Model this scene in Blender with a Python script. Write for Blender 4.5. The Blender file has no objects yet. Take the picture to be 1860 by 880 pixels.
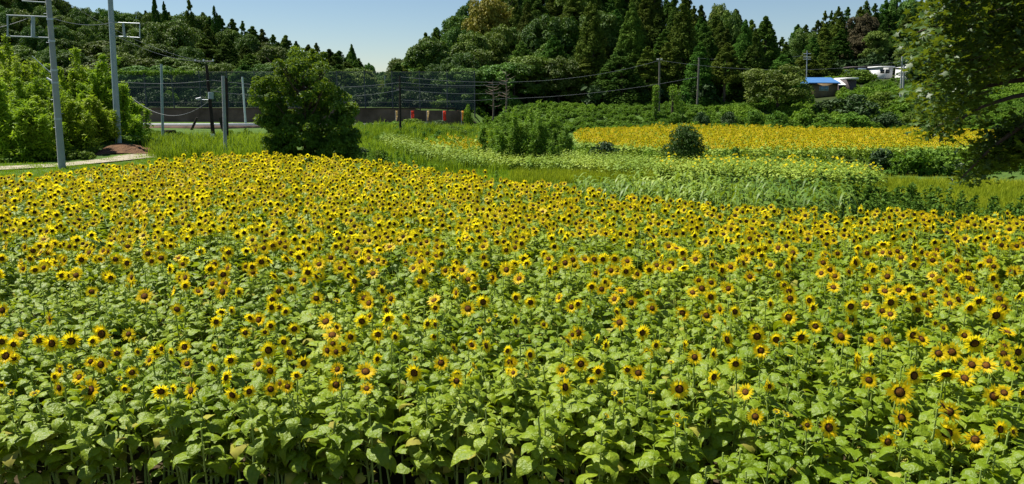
import bpy, math, random
import numpy as np
from mathutils import Vector, Matrix, Euler

# ------------------------------------------------------------------ camera, sky, sun
scn = bpy.context.scene
F = 1350.0; TH = math.atan(275/1350.0); CAMZ = 4.4
cam_d = bpy.data.cameras.new("camera"); cam = bpy.data.objects.new("camera", cam_d)
scn.collection.objects.link(cam); scn.camera = cam
cam.location = (0, 0, CAMZ); cam.rotation_euler = (math.pi/2 - TH, 0, 0)
cam_d.sensor_width = 36; cam_d.lens = F/1860*36; cam_d.clip_start = .05; cam_d.clip_end = 8000

SUN_EL = math.radians(60); SUN_AZ = math.radians(-64)        # azimuth measured from +Y towards +X
world = bpy.data.worlds.new("World"); scn.world = world; world.use_nodes = True
wn = world.node_tree; bg = wn.nodes["Background"]
sky = wn.nodes.new("ShaderNodeTexSky"); sky.sky_type = 'NISHITA'; sky.sun_disc = False
sky.sun_elevation = SUN_EL; sky.sun_rotation = SUN_AZ
sky.altitude = 0; sky.air_density = 1.0; sky.dust_density = 0.0; sky.ozone_density = 4.5
wn.links.new(sky.outputs[0], bg.inputs[0]); bg.inputs[1].default_value = 0.056
sun_d = bpy.data.lights.new("sun", 'SUN'); sun = bpy.data.objects.new("sun", sun_d)
scn.collection.objects.link(sun)
sun_d.energy = 5.0; sun_d.angle = math.radians(.55); sun_d.color = (1, .955, .87)
sd = Vector((math.sin(SUN_AZ)*math.cos(SUN_EL), math.cos(SUN_AZ)*math.cos(SUN_EL), math.sin(SUN_EL)))
sun.rotation_euler = sd.to_track_quat('Z', 'Y').to_euler()
scn.view_settings.view_transform = 'Standard'; scn.view_settings.look = 'None'
scn.view_settings.exposure = 0.82; scn.view_settings.gamma = 1
scn.view_settings.use_curve_mapping = False
scn.cycles.max_bounces = 6; scn.cycles.diffuse_bounces = 3; scn.cycles.glossy_bounces = 2
scn.cycles.transmission_bounces = 3; scn.cycles.transparent_max_bounces = 10
scn.cycles.use_denoising = True
scn.cycles.sample_clamp_indirect = 4.0
scn.render.film_transparent = False

# ------------------------------------------------------------------ helpers
RS = np.random.RandomState(7); random.seed(7)
col = scn.collection
cT, sT = math.cos(TH), math.sin(TH)
def ray(x, y):
    x = np.asarray(x, float); y = np.asarray(y, float)
    return (x-930.0), F*cT + (440-y)*sT, -F*sT + (440-y)*cT
def W(x, y, Y=None, z=None):
    """point seen at photo pixel (x, y), at distance Y in front or at height z"""
    rx, ry, rz = ray(x, y)
    t = (Y/ry) if Y is not None else ((z-CAMZ)/rz)
    return np.stack(np.broadcast_arrays(rx*t, ry*t, CAMZ+rz*t), -1)
def px(P):
    P = np.atleast_2d(P); d = P[:, 1]*cT-(P[:, 2]-CAMZ)*sT; v = P[:, 1]*sT+(P[:, 2]-CAMZ)*cT
    return 930+F*P[:, 0]/d, 440-F*v/d
def sm(t):
    t = np.clip(t, 0, 1); return t*t*(3-2*t)
def nrm(v): return v/np.maximum(np.linalg.norm(v, axis=-1, keepdims=True), 1e-9)
_g = np.random.RandomState(3).rand(128, 128)
def vnoise(x, y):
    x = np.asarray(x, float); y = np.asarray(y, float)
    xi = np.floor(x).astype(int); yi = np.floor(y).astype(int); fx = sm(x-xi); fy = sm(y-yi)
    a = _g[xi % 128, yi % 128]; b = _g[(xi+1) % 128, yi % 128]; c = _g[xi % 128, (yi+1) % 128]; d = _g[(xi+1) % 128, (yi+1) % 128]
    return (a*(1-fx)+b*fx)*(1-fy)+(c*(1-fx)+d*fx)*fy
def inpoly(x, y, poly):
    x = np.asarray(x); y = np.asarray(y); r = np.zeros(x.shape, bool); n = len(poly)
    for i in range(n):
        x1, y1 = poly[i]; x2, y2 = poly[(i+1) % n]
        c = ((y1 > y) != (y2 > y)) & (x < (x2-x1)*(y-y1)/(y2-y1+1e-12)+x1); r ^= c
    return r

class MB:
    """collects geometry (faces of 3 or 4 corners, each with a material slot)"""
    def __init__(s): s.V = []; s.Fc = []; s.n = 0
    def add(s, V, Fa, m=0, off=None):
        V = np.asarray(V, float).reshape(-1, 3); Fa = np.asarray(Fa, int)
        s.V.append(V); s.Fc.append((Fa+s.n, m)); s.n += len(V); return s
    def addf(s, V, flist):
        V = np.asarray(V, float).reshape(-1, 3); s.V.append(V)
        for Fa, m in flist: s.Fc.append((np.asarray(Fa, int)+s.n, m))
        s.n += len(V); return s
    def data(s):
        V = np.concatenate(s.V); d = {}
        for Fa, m in s.Fc: d.setdefault((Fa.shape[1], m), []).append(Fa)
        return V, [(np.concatenate(v), k[1]) for k, v in d.items()]
    def mesh(s, name, mats, smooth=True):
        V, fl = s.data(); me = bpy.data.meshes.new(name)
        loops = np.concatenate([f.ravel() for f, _ in fl])
        tot = np.concatenate([np.full(len(f), f.shape[1]) for f, _ in fl])
        mi = np.concatenate([np.full(len(f), m) for f, m in fl])
        st = np.concatenate([[0], np.cumsum(tot)[:-1]])
        me.vertices.add(len(V)); me.vertices.foreach_set("co", V.astype(np.float32).ravel())
        me.loops.add(len(loops)); me.loops.foreach_set("vertex_index", loops.astype(np.int32))
        me.polygons.add(len(tot)); me.polygons.foreach_set("loop_start", st.astype(np.int32))
        me.polygons.foreach_set("loop_total", tot.astype(np.int32))
        me.polygons.foreach_set("material_index", mi.astype(np.int32))
        me.polygons.foreach_set("use_smooth", np.full(len(tot), smooth))
        for m in (mats if isinstance(mats, (list, tuple)) else [mats]): me.materials.append(m)
        me.update(calc_edges=True); return me
    def box(s, c, h, m=0, R=None):
        c = np.asarray(c, float); h = np.asarray(h, float)
        v = np.array([[i, j, k] for i in (-1, 1) for j in (-1, 1) for k in (-1, 1)])*h
        if R is not None: v = v@np.asarray(R).T
        return s.add(v+c, [[0, 1, 3, 2], [4, 6, 7, 5], [0, 4, 5, 1], [2, 3, 7, 6], [0, 2, 6, 4], [1, 5, 7, 3]], m)
    def tube(s, pts, rad, k=6, m=0, cap=True):
        pts = np.asarray(pts, float); n = len(pts); rad = np.broadcast_to(rad, (n,))
        tg = nrm(np.gradient(pts, axis=0)); up = np.array([0, 0, 1.]) if abs(tg[0][2]) < .9 else np.array([1., 0, 0])
        a = nrm(np.cross(tg, up)); b = np.cross(tg, a)
        an = np.arange(k)/k*2*np.pi
        V = pts[:, None]+rad[:, None, None]*(np.cos(an)[None, :, None]*a[:, None]+np.sin(an)[None, :, None]*b[:, None])
        q = [[i*k+j, i*k+(j+1) % k, (i+1)*k+(j+1) % k, (i+1)*k+j] for i in range(n-1) for j in range(k)]
        s.add(V, q, m)
        if cap:
            t = s.n-k; s.add(np.concatenate([V[-1], pts[-1:]]), [[j, (j+1) % k, k] for j in range(k)], m)
            s.add(np.concatenate([V[0], pts[:1]]), [[(j+1) % k, j, k] for j in range(k)], m)
        return s
    def inst(s, data, R, L):
        """R (N,3,3), L (N,3): many copies of data"""
        V, fl = data; N = len(L); nv = len(V)
        VV = np.einsum('nij,vj->nvi', R, V)+L[:, None]
        o = (np.arange(N)*nv)[:, None, None]
        return s.addf(VV.reshape(-1, 3), [((f[None]+o).reshape(-1, f.shape[1]), m) for f, m in fl])

def props(o, label=None, cat=None, group=None, kind=None):
    for k, v in (('label', label), ('category', cat), ('group', group), ('kind', kind)):
        if v: o[k] = v
    return o
def obj(name, data, parent=None, loc=None, **kw):
    o = bpy.data.objects.new(name, data); col.objects.link(o)
    if parent: o.parent = parent
    if loc is not None: o.location = [float(c) for c in loc]
    return props(o, **kw)
def part(name, mb, mat, parent, smooth=True, loc=None): return obj(name, mb.mesh(name, mat, smooth), parent, loc)
def rotz(a):
    a = np.asarray(a, float); R = np.zeros(a.shape+(3, 3)); R[..., 0, 0] = np.cos(a); R[..., 0, 1] = -np.sin(a); R[..., 1, 0] = np.sin(a); R[..., 1, 1] = np.cos(a); R[..., 2, 2] = 1
    return R
def frame_n(n, roll=None):
    """rotations whose z axis is n"""
    n = nrm(np.asarray(n, float)); up = np.where(np.abs(n[:, 2:3]) < .95, [[0, 0, 1.]], [[1., 0, 0]])
    x = nrm(np.cross(up, n)); y = np.cross(n, x)
    if roll is not None:
        c, s_ = np.cos(roll)[:, None], np.sin(roll)[:, None]; x, y = c*x+s_*y, -s_*x+c*y
    return np.stack([x, y, n], -1)

# ------------------------------------------------------------------ materials
def newmat(name):
    m = bpy.data.materials.new(name); m.use_nodes = True
    return m, m.node_tree, m.node_tree.nodes["Principled BSDF"]
def mixcol(nt, fac, a, b):
    n = nt.nodes.new("ShaderNodeMix"); n.data_type = 'RGBA'
    if hasattr(fac, 'links'): nt.links.new(fac, n.inputs[0])
    else: n.inputs[0].default_value = fac
    for s_, c in ((6, a), (7, b)):
        if hasattr(c, 'links'): nt.links.new(c, n.inputs[s_])
        else: n.inputs[s_].default_value = (*c, 1)
    return n.outputs[2]
def noise(nt, scale, detail=3, coord=None):
    g = nt.nodes.new("ShaderNodeNewGeometry"); n = nt.nodes.new("ShaderNodeTexNoise")
    n.inputs['Scale'].default_value = scale; n.inputs['Detail'].default_value = detail
    nt.links.new(coord or g.outputs['Position'], n.inputs['Vector'])
    r = nt.nodes.new("ShaderNodeMapRange"); r.inputs[1].default_value = .33; r.inputs[2].default_value = .67
    nt.links.new(n.outputs['Fac'], r.inputs[0]); return r.outputs[0]
def leafmat(name, a, b, c=None, scale=3., scale2=.3, rough=.5, spec=.5, trans=.3, tcol=None, objvar=0.0, bump=0.):
    """foliage: colour wanders between a, b (fine) and c (coarse); some light passes through"""
    m, nt, p = newmat(name)
    cc = mixcol(nt, noise(nt, scale, 4), a, b)
    if c: cc = mixcol(nt, noise(nt, scale2, 2), cc, c)
    if objvar:
        oi = nt.nodes.new("ShaderNodeObjectInfo"); h = nt.nodes.new("ShaderNodeHueSaturation")
        for (lo, hi, inp) in ((.5-.035*objvar, .5+.03*objvar, 'Hue'), (1-.35*objvar, 1+.45*objvar, 'Value')):
            r = nt.nodes.new("ShaderNodeMapRange"); r.inputs[3].default_value = lo; r.inputs[4].default_value = hi
            if inp == 'Value':
                w = nt.nodes.new("ShaderNodeMath"); w.operation = 'MULTIPLY'; w.inputs[1].default_value = 7.31
                f_ = nt.nodes.new("ShaderNodeMath"); f_.operation = 'FRACT'
                nt.links.new(oi.outputs['Random'], w.inputs[0]); nt.links.new(w.outputs[0], f_.inputs[0]); nt.links.new(f_.outputs[0], r.inputs[0])
            else: nt.links.new(oi.outputs['Random'], r.inputs[0])
            nt.links.new(r.outputs[0], h.inputs[inp])
        nt.links.new(cc, h.inputs['Color']); cc = h.outputs[0]
    nt.links.new(cc, p.inputs['Base Color']); p.inputs['Roughness'].default_value = rough
    p.inputs['Specular IOR Level'].default_value = spec
    if bump:
        bn = nt.nodes.new("ShaderNodeBump"); bn.inputs['Strength'].default_value = bump; bn.inputs['Distance'].default_value = .02
        nt.links.new(noise(nt, 26, 3), bn.inputs['Height']); nt.links.new(bn.outputs[0], p.inputs['Normal'])
    if trans:
        t = nt.nodes.new("ShaderNodeBsdfTranslucent"); mx = nt.nodes.new("ShaderNodeMixShader"); mx.inputs[0].default_value = trans
        tc = mixcol(nt, 0.5, cc, tcol) if tcol else cc
        nt.links.new(tc, t.inputs[0]); out = nt.nodes["Material Output"]
        nt.links.new(p.outputs[0], mx.inputs[1]); nt.links.new(t.outputs[0], mx.inputs[2]); nt.links.new(mx.outputs[0], out.inputs[0])
    return m
def mat(name, a, b=None, rough=.8, spec=.3, scale=4., metal=0., bump=0.):
    m, nt, p = newmat(name)
    if b: nt.links.new(mixcol(nt, noise(nt, scale, 5), a, b), p.inputs['Base Color'])
    else: p.inputs['Base Color'].default_value = (*a, 1)
    p.inputs['Roughness'].default_value = rough; p.inputs['Specular IOR Level'].default_value = spec; p.inputs['Metallic'].default_value = metal
    if bump:
        bn = nt.nodes.new("ShaderNodeBump"); bn.inputs['Strength'].default_value = bump; bn.inputs['Distance'].default_value = .05
        nt.links.new(noise(nt, scale*3, 6), bn.inputs['Height']); nt.links.new(bn.outputs[0], p.inputs['Normal'])
    return m
M = {}
M['sf_leaf'] = leafmat('sunflower_leaf', (.15, .235, .006), (.35, .42, .035), (.14, .22, .007), 22, .5, .45, .32, .32, (.46, .55, .0), 0, .4)
M['sf_stem'] = mat('sunflower_stem', (.24, .33, .05), (.32, .40, .09), .6)
M['petal'] = leafmat('petal', (.95, .71, .010), (.98, .78, .02), (.93, .64, .008), 30, .8, .5, .2, .6, (1, .92, .02))
M['disc'] = mat('seed_disc', (.018, .009, .004), (.05, .022, .006), .85, .1, 60)
M['disc_mid'] = mat('disc_middle', (.07, .028, .006), (.20, .085, .012), .85, .1, 60)
M['calyx'] = leafmat('calyx', (.13, .24, .04), (.2, .33, .06), None, 8, .3, .6, .3, .2)
M['far_leaf'] = leafmat('green_sunflower_leaf', (.20, .29, .022), (.34, .42, .05), (.15, .25, .02), 3, .3, .6, .25, .18, (.42, .5, .01))
M['cedar'] = leafmat('cedar_needles', (.042, .092, .010), (.105, .165, .020), None, .9, .1, .8, .1, .2, None, 1.0)
M['broad'] = leafmat('broadleaf_foliage', (.052, .115, .012), (.125, .20, .020), None, .7, .1, .6, .3, .2, (.12, .2, .01), 1.0)
M['yellow_tree'] = leafmat('yellowish_foliage', (.22, .22, .025), (.32, .28, .03), None, .7, .1, .6, .3, .2)
M['brown_tree'] = leafmat('brownish_foliage', (.075, .065, .028), (.11, .09, .035), None, .7, .1, .7, .2, .1)
M['mid_tree'] = leafmat('walnut_leaf', (.05, .115, .008), (.12, .21, .016), None, 1.2, .3, .55, .3, .3, (.35, .45, .01))
M['near_leaf'] = leafmat('overhanging_leaf', (.035, .075, .010), (.065, .12, .014), None, 2.5, .4, .45, .3, .28, (.35, .42, .01))
M['bamboo'] = leafmat('bamboo_leaf', (.14, .235, .010), (.30, .40, .022), None, .9, .2, .6, .15, .35, (.4, .6, .02), .4)
M['bush'] = leafmat('bush_leaf', (.06, .13, .012), (.13, .22, .02), None, 1.2, .3, .7, .2, .22, (.2, .35, .01), .7)
M['dark_bush'] = leafmat('dark_bush_leaf', (.025, .06, .010), (.05, .10, .016), None, 1.2, .3, .6, .3, .15, None, .5)
M['round_bush'] = leafmat('round_bush_leaf', (.030, .07, .008), (.07, .135, .014), None, 1.6, .3, .6, .25, .2)
M['kudzu'] = leafmat('kudzu_leaf', (.11, .215, .014), (.23, .345, .028), (.07, .15, .012), 1.0, .12, .7, .2, .25, (.25, .45, .01))
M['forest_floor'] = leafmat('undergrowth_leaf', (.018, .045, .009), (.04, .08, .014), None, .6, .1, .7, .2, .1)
M['grass'] = leafmat('grass_blade', (.17, .29, .012), (.30, .42, .025), (.12, .23, .012), .8, .12, .7, .15, .35, (.42, .6, .01))
M['reed'] = leafmat('reed_blade', (.13, .24, .012), (.30, .40, .03), (.08, .16, .012), .8, .25, .7, .15, .35, (.42, .55, .01))
M['rice'] = leafmat('rice_blade', (.25, .29, .012), (.38, .40, .02), (.20, .27, .012), .8, .15, .7, .15, .35, (.5, .6, .02))
M['corn'] = leafmat('maize_leaf', (.11, .20, .012), (.33, .42, .06), (.07, .15, .010), 2.2, .25, .5, .3, .25, (.42, .55, .01))
M['weed'] = leafmat('weed_leaf', (.055, .125, .012), (.12, .21, .02), None, 1.5, .3, .7, .15, .25)
M['bark'] = mat('bark', (.05, .036, .026), (.10, .075, .055), .95, .1, 3)
M['pale_bark'] = mat('pale_bark', (.16, .12, .09), (.24, .19, .15), .9, .1, 3)
M['concrete_pole'] = mat('pole_concrete', (.30, .31, .31), (.37, .38, .375), .8, .3, 1.5, 0, .2)
M['blue_pole'] = mat('pole_blue_grey', (.27, .34, .37), (.33, .40, .42), .6, .4, 1.5)
M['wood_pole'] = mat('pole_wood', (.022, .018, .016), (.05, .04, .033), .9, .1, 5)
M['grey_wood'] = mat('pole_grey_wood', (.13, .12, .10), (.22, .20, .17), .9, .1, 5)
M['steel'] = mat('steel', (.42, .46, .5), (.5, .54, .57), .45, .5, 3, .3)
M['dark_steel'] = mat('dark_steel', (.05, .055, .06), (.08, .085, .09), .6, .4, 3, .2)
M['white_paint'] = mat('white_paint', (.72, .74, .74), (.62, .65, .66), .5, .4, 2)
M['insulator'] = mat('insulator', (.75, .77, .8), None, .3, .5)
M['wire'] = mat('wire', (.16, .17, .18), None, .5, .5)
M['soil'] = mat('soil', (.10, .055, .030), (.17, .095, .05), .95, .1, 2.5, 0, 1.0)
M['old_leaf'] = leafmat('withered_leaf', (.38, .38, .05), (.28, .25, .05), None, 12, .5, .7, .15, .3)
M['path'] = mat('path', (.30, .26, .19), (.38, .33, .25), .9, .1, 2)
M['asphalt'] = mat('asphalt', (.05, .05, .052), (.075, .075, .075), .9, .2, 3)
M['wall_c'] = mat('retaining_wall', (.085, .055, .040), (.19, .125, .095), .9, .15, .45, 0, .6)
M['blue_roof'] = mat('blue_roof', (.05, .15, .34), (.07, .19, .40), .45, .4, 2)
M['white_roof'] = mat('white_roof', (.62, .63, .62), (.72, .72, .70), .5, .4, 2)
M['brown_roof'] = mat('brown_roof', (.06, .045, .045), (.09, .07, .07), .7, .3, 2)
M['tan_wall'] = mat('tan_wall', (.24, .17, .09), (.30, .22, .12), .85, .2, 2)
M['white_wall'] = mat('white_wall', (.55, .56, .56), (.64, .64, .63), .8, .2, 2)
M['blue_wall'] = mat('blue_grey_wall', (.10, .15, .22), (.14, .19, .27), .8, .2, 2)
M['glass'] = mat('window_glass', (.25, .42, .5), (.15, .3, .4), .15, .6, 1.2)
M['dark_glass'] = mat('dark_window_glass', (.03, .035, .04), None, .15, .6)
M['red_cloth'] = leafmat('red_banner', (.65, .06, .03), (.75, .09, .04), None, 2, .3, .8, .2, .35)
M['cream_cloth'] = leafmat('cream_banner', (.75, .55, .22), (.8, .62, .3), None, 2, .3, .8, .2, .35)
M['orange_cloth'] = leafmat('orange_banner', (.78, .36, .04), (.8, .48, .1), None, 2, .3, .8, .2, .35)
m, nt, p = newmat('ball_net')                       # fine mesh: mostly open, threads below a pixel
p.inputs['Base Color'].default_value = (.085, .12, .115, 1); p.inputs['Roughness'].default_value = .8
tr = nt.nodes.new('ShaderNodeBsdfTransparent'); mx = nt.nodes.new('ShaderNodeMixShader'); mx.inputs[0].default_value = .30
nt.links.new(tr.outputs[0], mx.inputs[1]); nt.links.new(p.outputs[0], mx.inputs[2]); nt.links.new(mx.outputs[0], nt.nodes['Material Output'].inputs[0])
M['net'] = m

# ------------------------------------------------------------------ terrain
FIELD_BACK = [(-60, 23), (-24, 21.5), (-17.6, 24.6), (-15.6, 29.0), (-14.0, 34.5), (-11, 34.5), (-7.8, 32.5), (-2.7, 28), (-.5, 25.3), (1.2, 23), (4.5, 19.8), (5.4, 18.9), (12, 17.6), (18, 16.8), (60, 14)]
fbx = np.array([p_[0] for p_ in FIELD_BACK]); fby = np.array([p_[1] for p_ in FIELD_BACK])
def yback(X): return np.interp(X, fbx, fby)
def zpix(y, Y):
    _, ry, rz = ray(0, y); return CAMZ+rz/ry*Y
HILLS = {
 'left': dict(d0=112, d1=190, H=13, sky=[(-400, -90), (-150, -60), (0, -38), (60, -25), (100, 5), (170, 20), (235, 20), (300, 22), (340, 25), (400, 32), (440, 42), (470, 58), (520, 70), (560, 80), (600, 92), (640, 96), (656, 120), (690, 165)], u0=-2000, u1=690),
 'far': dict(d0=240, d1=330, H=12, sky=[(400, 100), (600, 112), (660, 118), (690, 128), (706, 140), (716, 146), (740, 138), (900, 90)], u0=350, u1=1000),
 'central': dict(d0=108, d1=152, H=15, sky=[(690, 160), (705, 148), (720, 128), (745, 95), (765, 72), (790, 50), (830, 20), (850, 8), (880, -12), (950, -40), (1100, -60), (1200, -40), (1240, -10), (1270, 8), (1300, 16), (1330, 20), (1350, 28), (1375, 50), (1400, 50), (1425, 70), (1500, 120)], u0=690, u1=1500),
 'right': dict(d0=108, d1=200, H=13, sky=[(1380, 80), (1430, 54), (1450, 46), (1480, 36), (1500, 24), (1520, 12), (1560, 10), (1600, 0), (1650, -2), (1700, 0), (1800, -5), (2100, -10), (2600, -40)], u0=1380, u1=4000),
}
def hillz(h, u, Y):
    sk = np.array(h['sky']); ys = np.interp(u, sk[:, 0], sk[:, 1])
    zc = np.maximum(zpix(ys, h['d1'])-h['H'], 2.4)
    t = (Y-h['d0'])/(h['d1']-h['d0'])
    w = np.where((u < h['u0']) | (u > h['u1']), 0, 1)
    return w*(zc-2.2)*np.where(t < 1, .35*sm(t)+.65*np.clip(t, 0, 1), np.maximum(0, 1-(t-1)*.3))
def G(X, Y):
    X = np.asarray(X, float); Y = np.asarray(Y, float)
    u = 930+F/cT*X/np.maximum(Y, 5.)
    left = 0.3*sm((Y-28)/14)*sm((640-u)/200)
    s_ = Y-yback(X)
    drop = -1.2*sm((s_-.6)/3.5)*sm((u-600)/260)*(1-sm((Y-62)/8)*sm((1000-u)/260))
    lmead = .25*sm((Y-60)/10)*sm((1000-u)/260)
    bank = 0
    base = left*(1-sm((Y-50)/15)) + drop + lmead
    # raised land behind the far yellow field on the right; behind the wall on the left
    rise = sm((Y-84)/22)*3.3*sm((u-880)/60) + sm((Y-100.6)/1.2)*1.9*sm((905-u)/40)
    h = 0
    for k in HILLS.values():
        # average over a few columns so crests run smoothly
        acc = 0
        for du in (-40, -20, 0, 20, 40): acc = acc+hillz(k, u+du, Y)/5
        h = np.maximum(h, acc)
    z = base+rise+h*sm((Y-100)/10)
    z = z+ (vnoise(X*.15, Y*.15)-.5)*np.where(Y > 40, .25, 0)*sm((Y-40)/20)
    # thicket bank on the left side
    z = z+.9*sm((Y-44)/8)*sm((275-u)/90)*(1-sm((Y-70)/15))
    return z
def Gs(X, Y): return float(G(np.array([X]), np.array([Y]))[0])

xs = np.concatenate([[-4000, -2000, -1000, -600, -400, -300, -240], np.arange(-200, 200.1, 1.6), [240, 300, 400, 600, 1000, 2000, 4000]])
ys_ = np.concatenate([[-1500, -600, -200, -80, -30, -10], np.arange(0, 60, .8), np.arange(60, 240, 1.6), np.arange(240, 420, 6), [450, 500, 600, 1000, 2000, 4500]])
XX, YY = np.meshgrid(xs, ys_); ZZ = G(XX, YY)
nx, ny = len(xs), len(ys_)
ii = (np.arange(ny-1)[:, None]*nx+np.arange(nx-1)[None]).ravel()
gm = MB(); gm.add(np.stack([XX, YY, ZZ], -1), np.stack([ii, ii+1, ii+1+nx, ii+nx], -1))
m, nt, p = newmat('ground_cover')
c1 = mixcol(nt, noise(nt, .5, 6), (.055, .11, .018), (.10, .19, .025)); c2 = mixcol(nt, noise(nt, 6, 6), c1, (.05, .075, .02))
sx = nt.nodes.new('ShaderNodeSeparateXYZ'); gg = nt.nodes.new('ShaderNodeNewGeometry'); nt.links.new(gg.outputs['Position'], sx.inputs[0])
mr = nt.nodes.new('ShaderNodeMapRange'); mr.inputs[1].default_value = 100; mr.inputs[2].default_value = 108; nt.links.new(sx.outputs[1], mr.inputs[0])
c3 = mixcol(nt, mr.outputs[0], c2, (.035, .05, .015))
mr2 = nt.nodes.new('ShaderNodeMapRange'); mr2.inputs[1].default_value = 22; mr2.inputs[2].default_value = 34; nt.links.new(sx.outputs[1], mr2.inputs[0])
soil = mixcol(nt, noise(nt, 9, 6), (.035, .028, .014), (.07, .05, .028))
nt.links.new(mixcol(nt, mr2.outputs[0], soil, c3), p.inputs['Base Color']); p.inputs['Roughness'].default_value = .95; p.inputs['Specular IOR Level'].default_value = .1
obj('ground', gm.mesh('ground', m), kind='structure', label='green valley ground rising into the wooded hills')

def ribbon(pts, width, mat_, name, dz=.03, label=None):
    pts = np.array(pts, float); seg = []
    for a, b in zip(pts[:-1], pts[1:]):
        n = max(2, int(np.linalg.norm(b-a)/.5)); seg.append(a+(b-a)*np.linspace(0, 1, n, endpoint=False)[:, None])
    P = np.concatenate(seg+[pts[-1:]]); t = nrm(np.gradient(P, axis=0)); nn = np.stack([-t[:, 1], t[:, 0]], -1)
    k = 4; off = np.linspace(-.5, .5, k+1)*width
    A = P[:, None]+nn[:, None]*off[None, :, None]; Z = G(A[..., 0], A[..., 1])+dz
    Z = np.maximum(Z, 0) if False else Z
    V = np.concatenate([A, Z[..., None]], -1); n = len(P)
    q = [[i*(k+1)+j, i*(k+1)+j+1, (i+1)*(k+1)+j+1, (i+1)*(k+1)+j] for i in range(n-1) for j in range(k)]
    b = MB(); b.add(V, q); return obj(name, b.mesh(name, mat_), kind='structure', label=label)
def g2(x, y, z=None):                 # pixel on the ground near height z -> (X, Y)
    z0 = .3 if z is None else z; P = W(x, y, z=z0); return float(P[0]), float(P[1])
ribbon([g2(-150, 312), g2(0, 307), g2(110, 302), g2(200, 293), g2(320, 281), g2(380, 277, .28)], 1.9, M['path'], 'path', .07, 'narrow pale concrete farm path beside the sunflower field')
ribbon([g2(322, 277, .28), g2(372, 275.5, .28)], 2.4, M['path'], 'path', .08, 'short pale slab of the farm path below the reeds')
ribbon([(-90, 92.5), (-40, 92.5), (-8, 92.5), (-2, 96)], 7, M['asphalt'], 'road', .05, 'grey asphalt road in front of the dark retaining wall')
bm_ = MB()
ux = np.linspace(165, 300, 40); rows = []
for i, uu in enumerate(ux):
    w_ = math.sin(math.pi*i/39)**.5
    X, Y = g2(uu, 287-(uu-165)*.045, .3)
    for j, (dy, hz) in enumerate(((-.6, 0), (0, .25), (.7, .6), (1.6, .95), (3.0, 1.1))):
        rows.append((X, Y+dy, Gs(X, Y+dy)+.02+hz*.22*w_*(.5+.8*random.random())))
bm_.add(rows, [[i*5+j, (i+1)*5+j, (i+1)*5+j+1, i*5+j+1] for i in range(39) for j in range(4)])
obj('bank', bm_.mesh('bank', M['soil']), kind='structure', label='bare red earth bank beside the path')

# ------------------------------------------------------------------ plants: parts of a sunflower
def leaf_data(L=.24, Wd=.21, pitch=.3, droop=1.5, fold=.25, rows=5, cols=4, m=0, seed=0):
    r = np.random.RandomState(seed); t = np.linspace(0, 1, rows+1)
    w = .5*Wd*np.interp(t, [0, .1, .25, .45, .65, .85, 1], [.55, .9, 1, .86, .56, .24, .01])
    ang = pitch-droop*t; dy = np.cos(ang)*L/rows; dz = np.sin(ang)*L/rows
    cy = np.concatenate([[0], np.cumsum(dy[:-1])]); cz = np.concatenate([[0], np.cumsum(dz[:-1])])
    s_ = np.linspace(-1, 1, cols+1)
    X = w[:, None]*s_[None]; Y = cy[:, None]-.16*L*np.abs(s_[None])**1.4*np.clip(1-t[:, None]*2.2, 0, 1)
    Z = cz[:, None]+fold*np.abs(X)-.9*X**2/Wd+.035*Wd*r.randn(rows+1, cols+1)*(.15+np.abs(s_)[None])+.03*Wd*np.sin(t*9+seed)[:, None]*np.abs(s_)[None]
    V = np.stack([X, np.broadcast_to(Y, X.shape), Z], -1).reshape(-1, 3)
    q = [[i*(cols+1)+j, i*(cols+1)+j+1, (i+1)*(cols+1)+j+1, (i+1)*(cols+1)+j] for i in range(rows) for j in range(cols)]
    return V, [(np.array(q), m)]
def foliage(H, nleaf, lo, seed, hi=True, mleaf=0, mstem=1, scale=1.):
    """leaves with their stalks, spiralling up a stem of height H"""
    r = np.random.RandomState(seed); b = MB(); a = r.rand()*6
    for k in range(nleaf):
        f = k/(nleaf-1); h = H*(lo+(.95-lo)*f); a += 2.4+r.randn()*.25
        sz = (1.0-.55*max(0, f-.55)/.45)*(.7+.55*r.rand())*scale
        if f < .3: sz *= .6+1.3*f
        ml = 6 if (hi and mstem == 1 and r.rand() < (.2 if f < .12 else .02)) else mleaf
        pl = (.17-.08*f)*sz*(.8+.5*r.rand()); el = .5+.3*r.rand()
        d = leaf_data(.215*sz, .172*sz, .45-.8*r.rand(), .8+1.2*r.rand()+(.5 if f < .5 else 0), .1+.4*r.rand(), 7 if hi else 3, 4 if hi else 2, ml, seed*31+k)
        base = np.array([0, pl*math.cos(el), pl*math.sin(el)])
        R = rotz(a); roll = r.randn()*.25; Rr = np.array([[math.cos(roll), 0, math.sin(roll)], [0, 1, 0], [-math.sin(roll), 0, math.cos(roll)]])
        b.addf((d[0]@Rr.T+base)@R.T+[0, 0, h], d[1])
        if hi:
            pts = np.array([[0, 0, 0], base*.55+[0, 0, .012], base])@R.T+[0, 0, h]
            b.tube(pts, [.005, .0038, .003], 3, mstem, False)
    return b
def stem_mb(H, seed, k=6, n=7, r0=.014):
    r = np.random.RandomState(seed); z = np.linspace(0, H, n); w = np.sin(z/H*math.pi)
    ox, oy = r.randn(2)*.02
    P = np.stack([ox*w+.004*r.randn(n), oy*w+.004*r.randn(n), z], -1); P[0, :2] = 0; P[-1, :2] = 0
    return MB().tube(P, np.linspace(r0, r0*.55, n), k)
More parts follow.
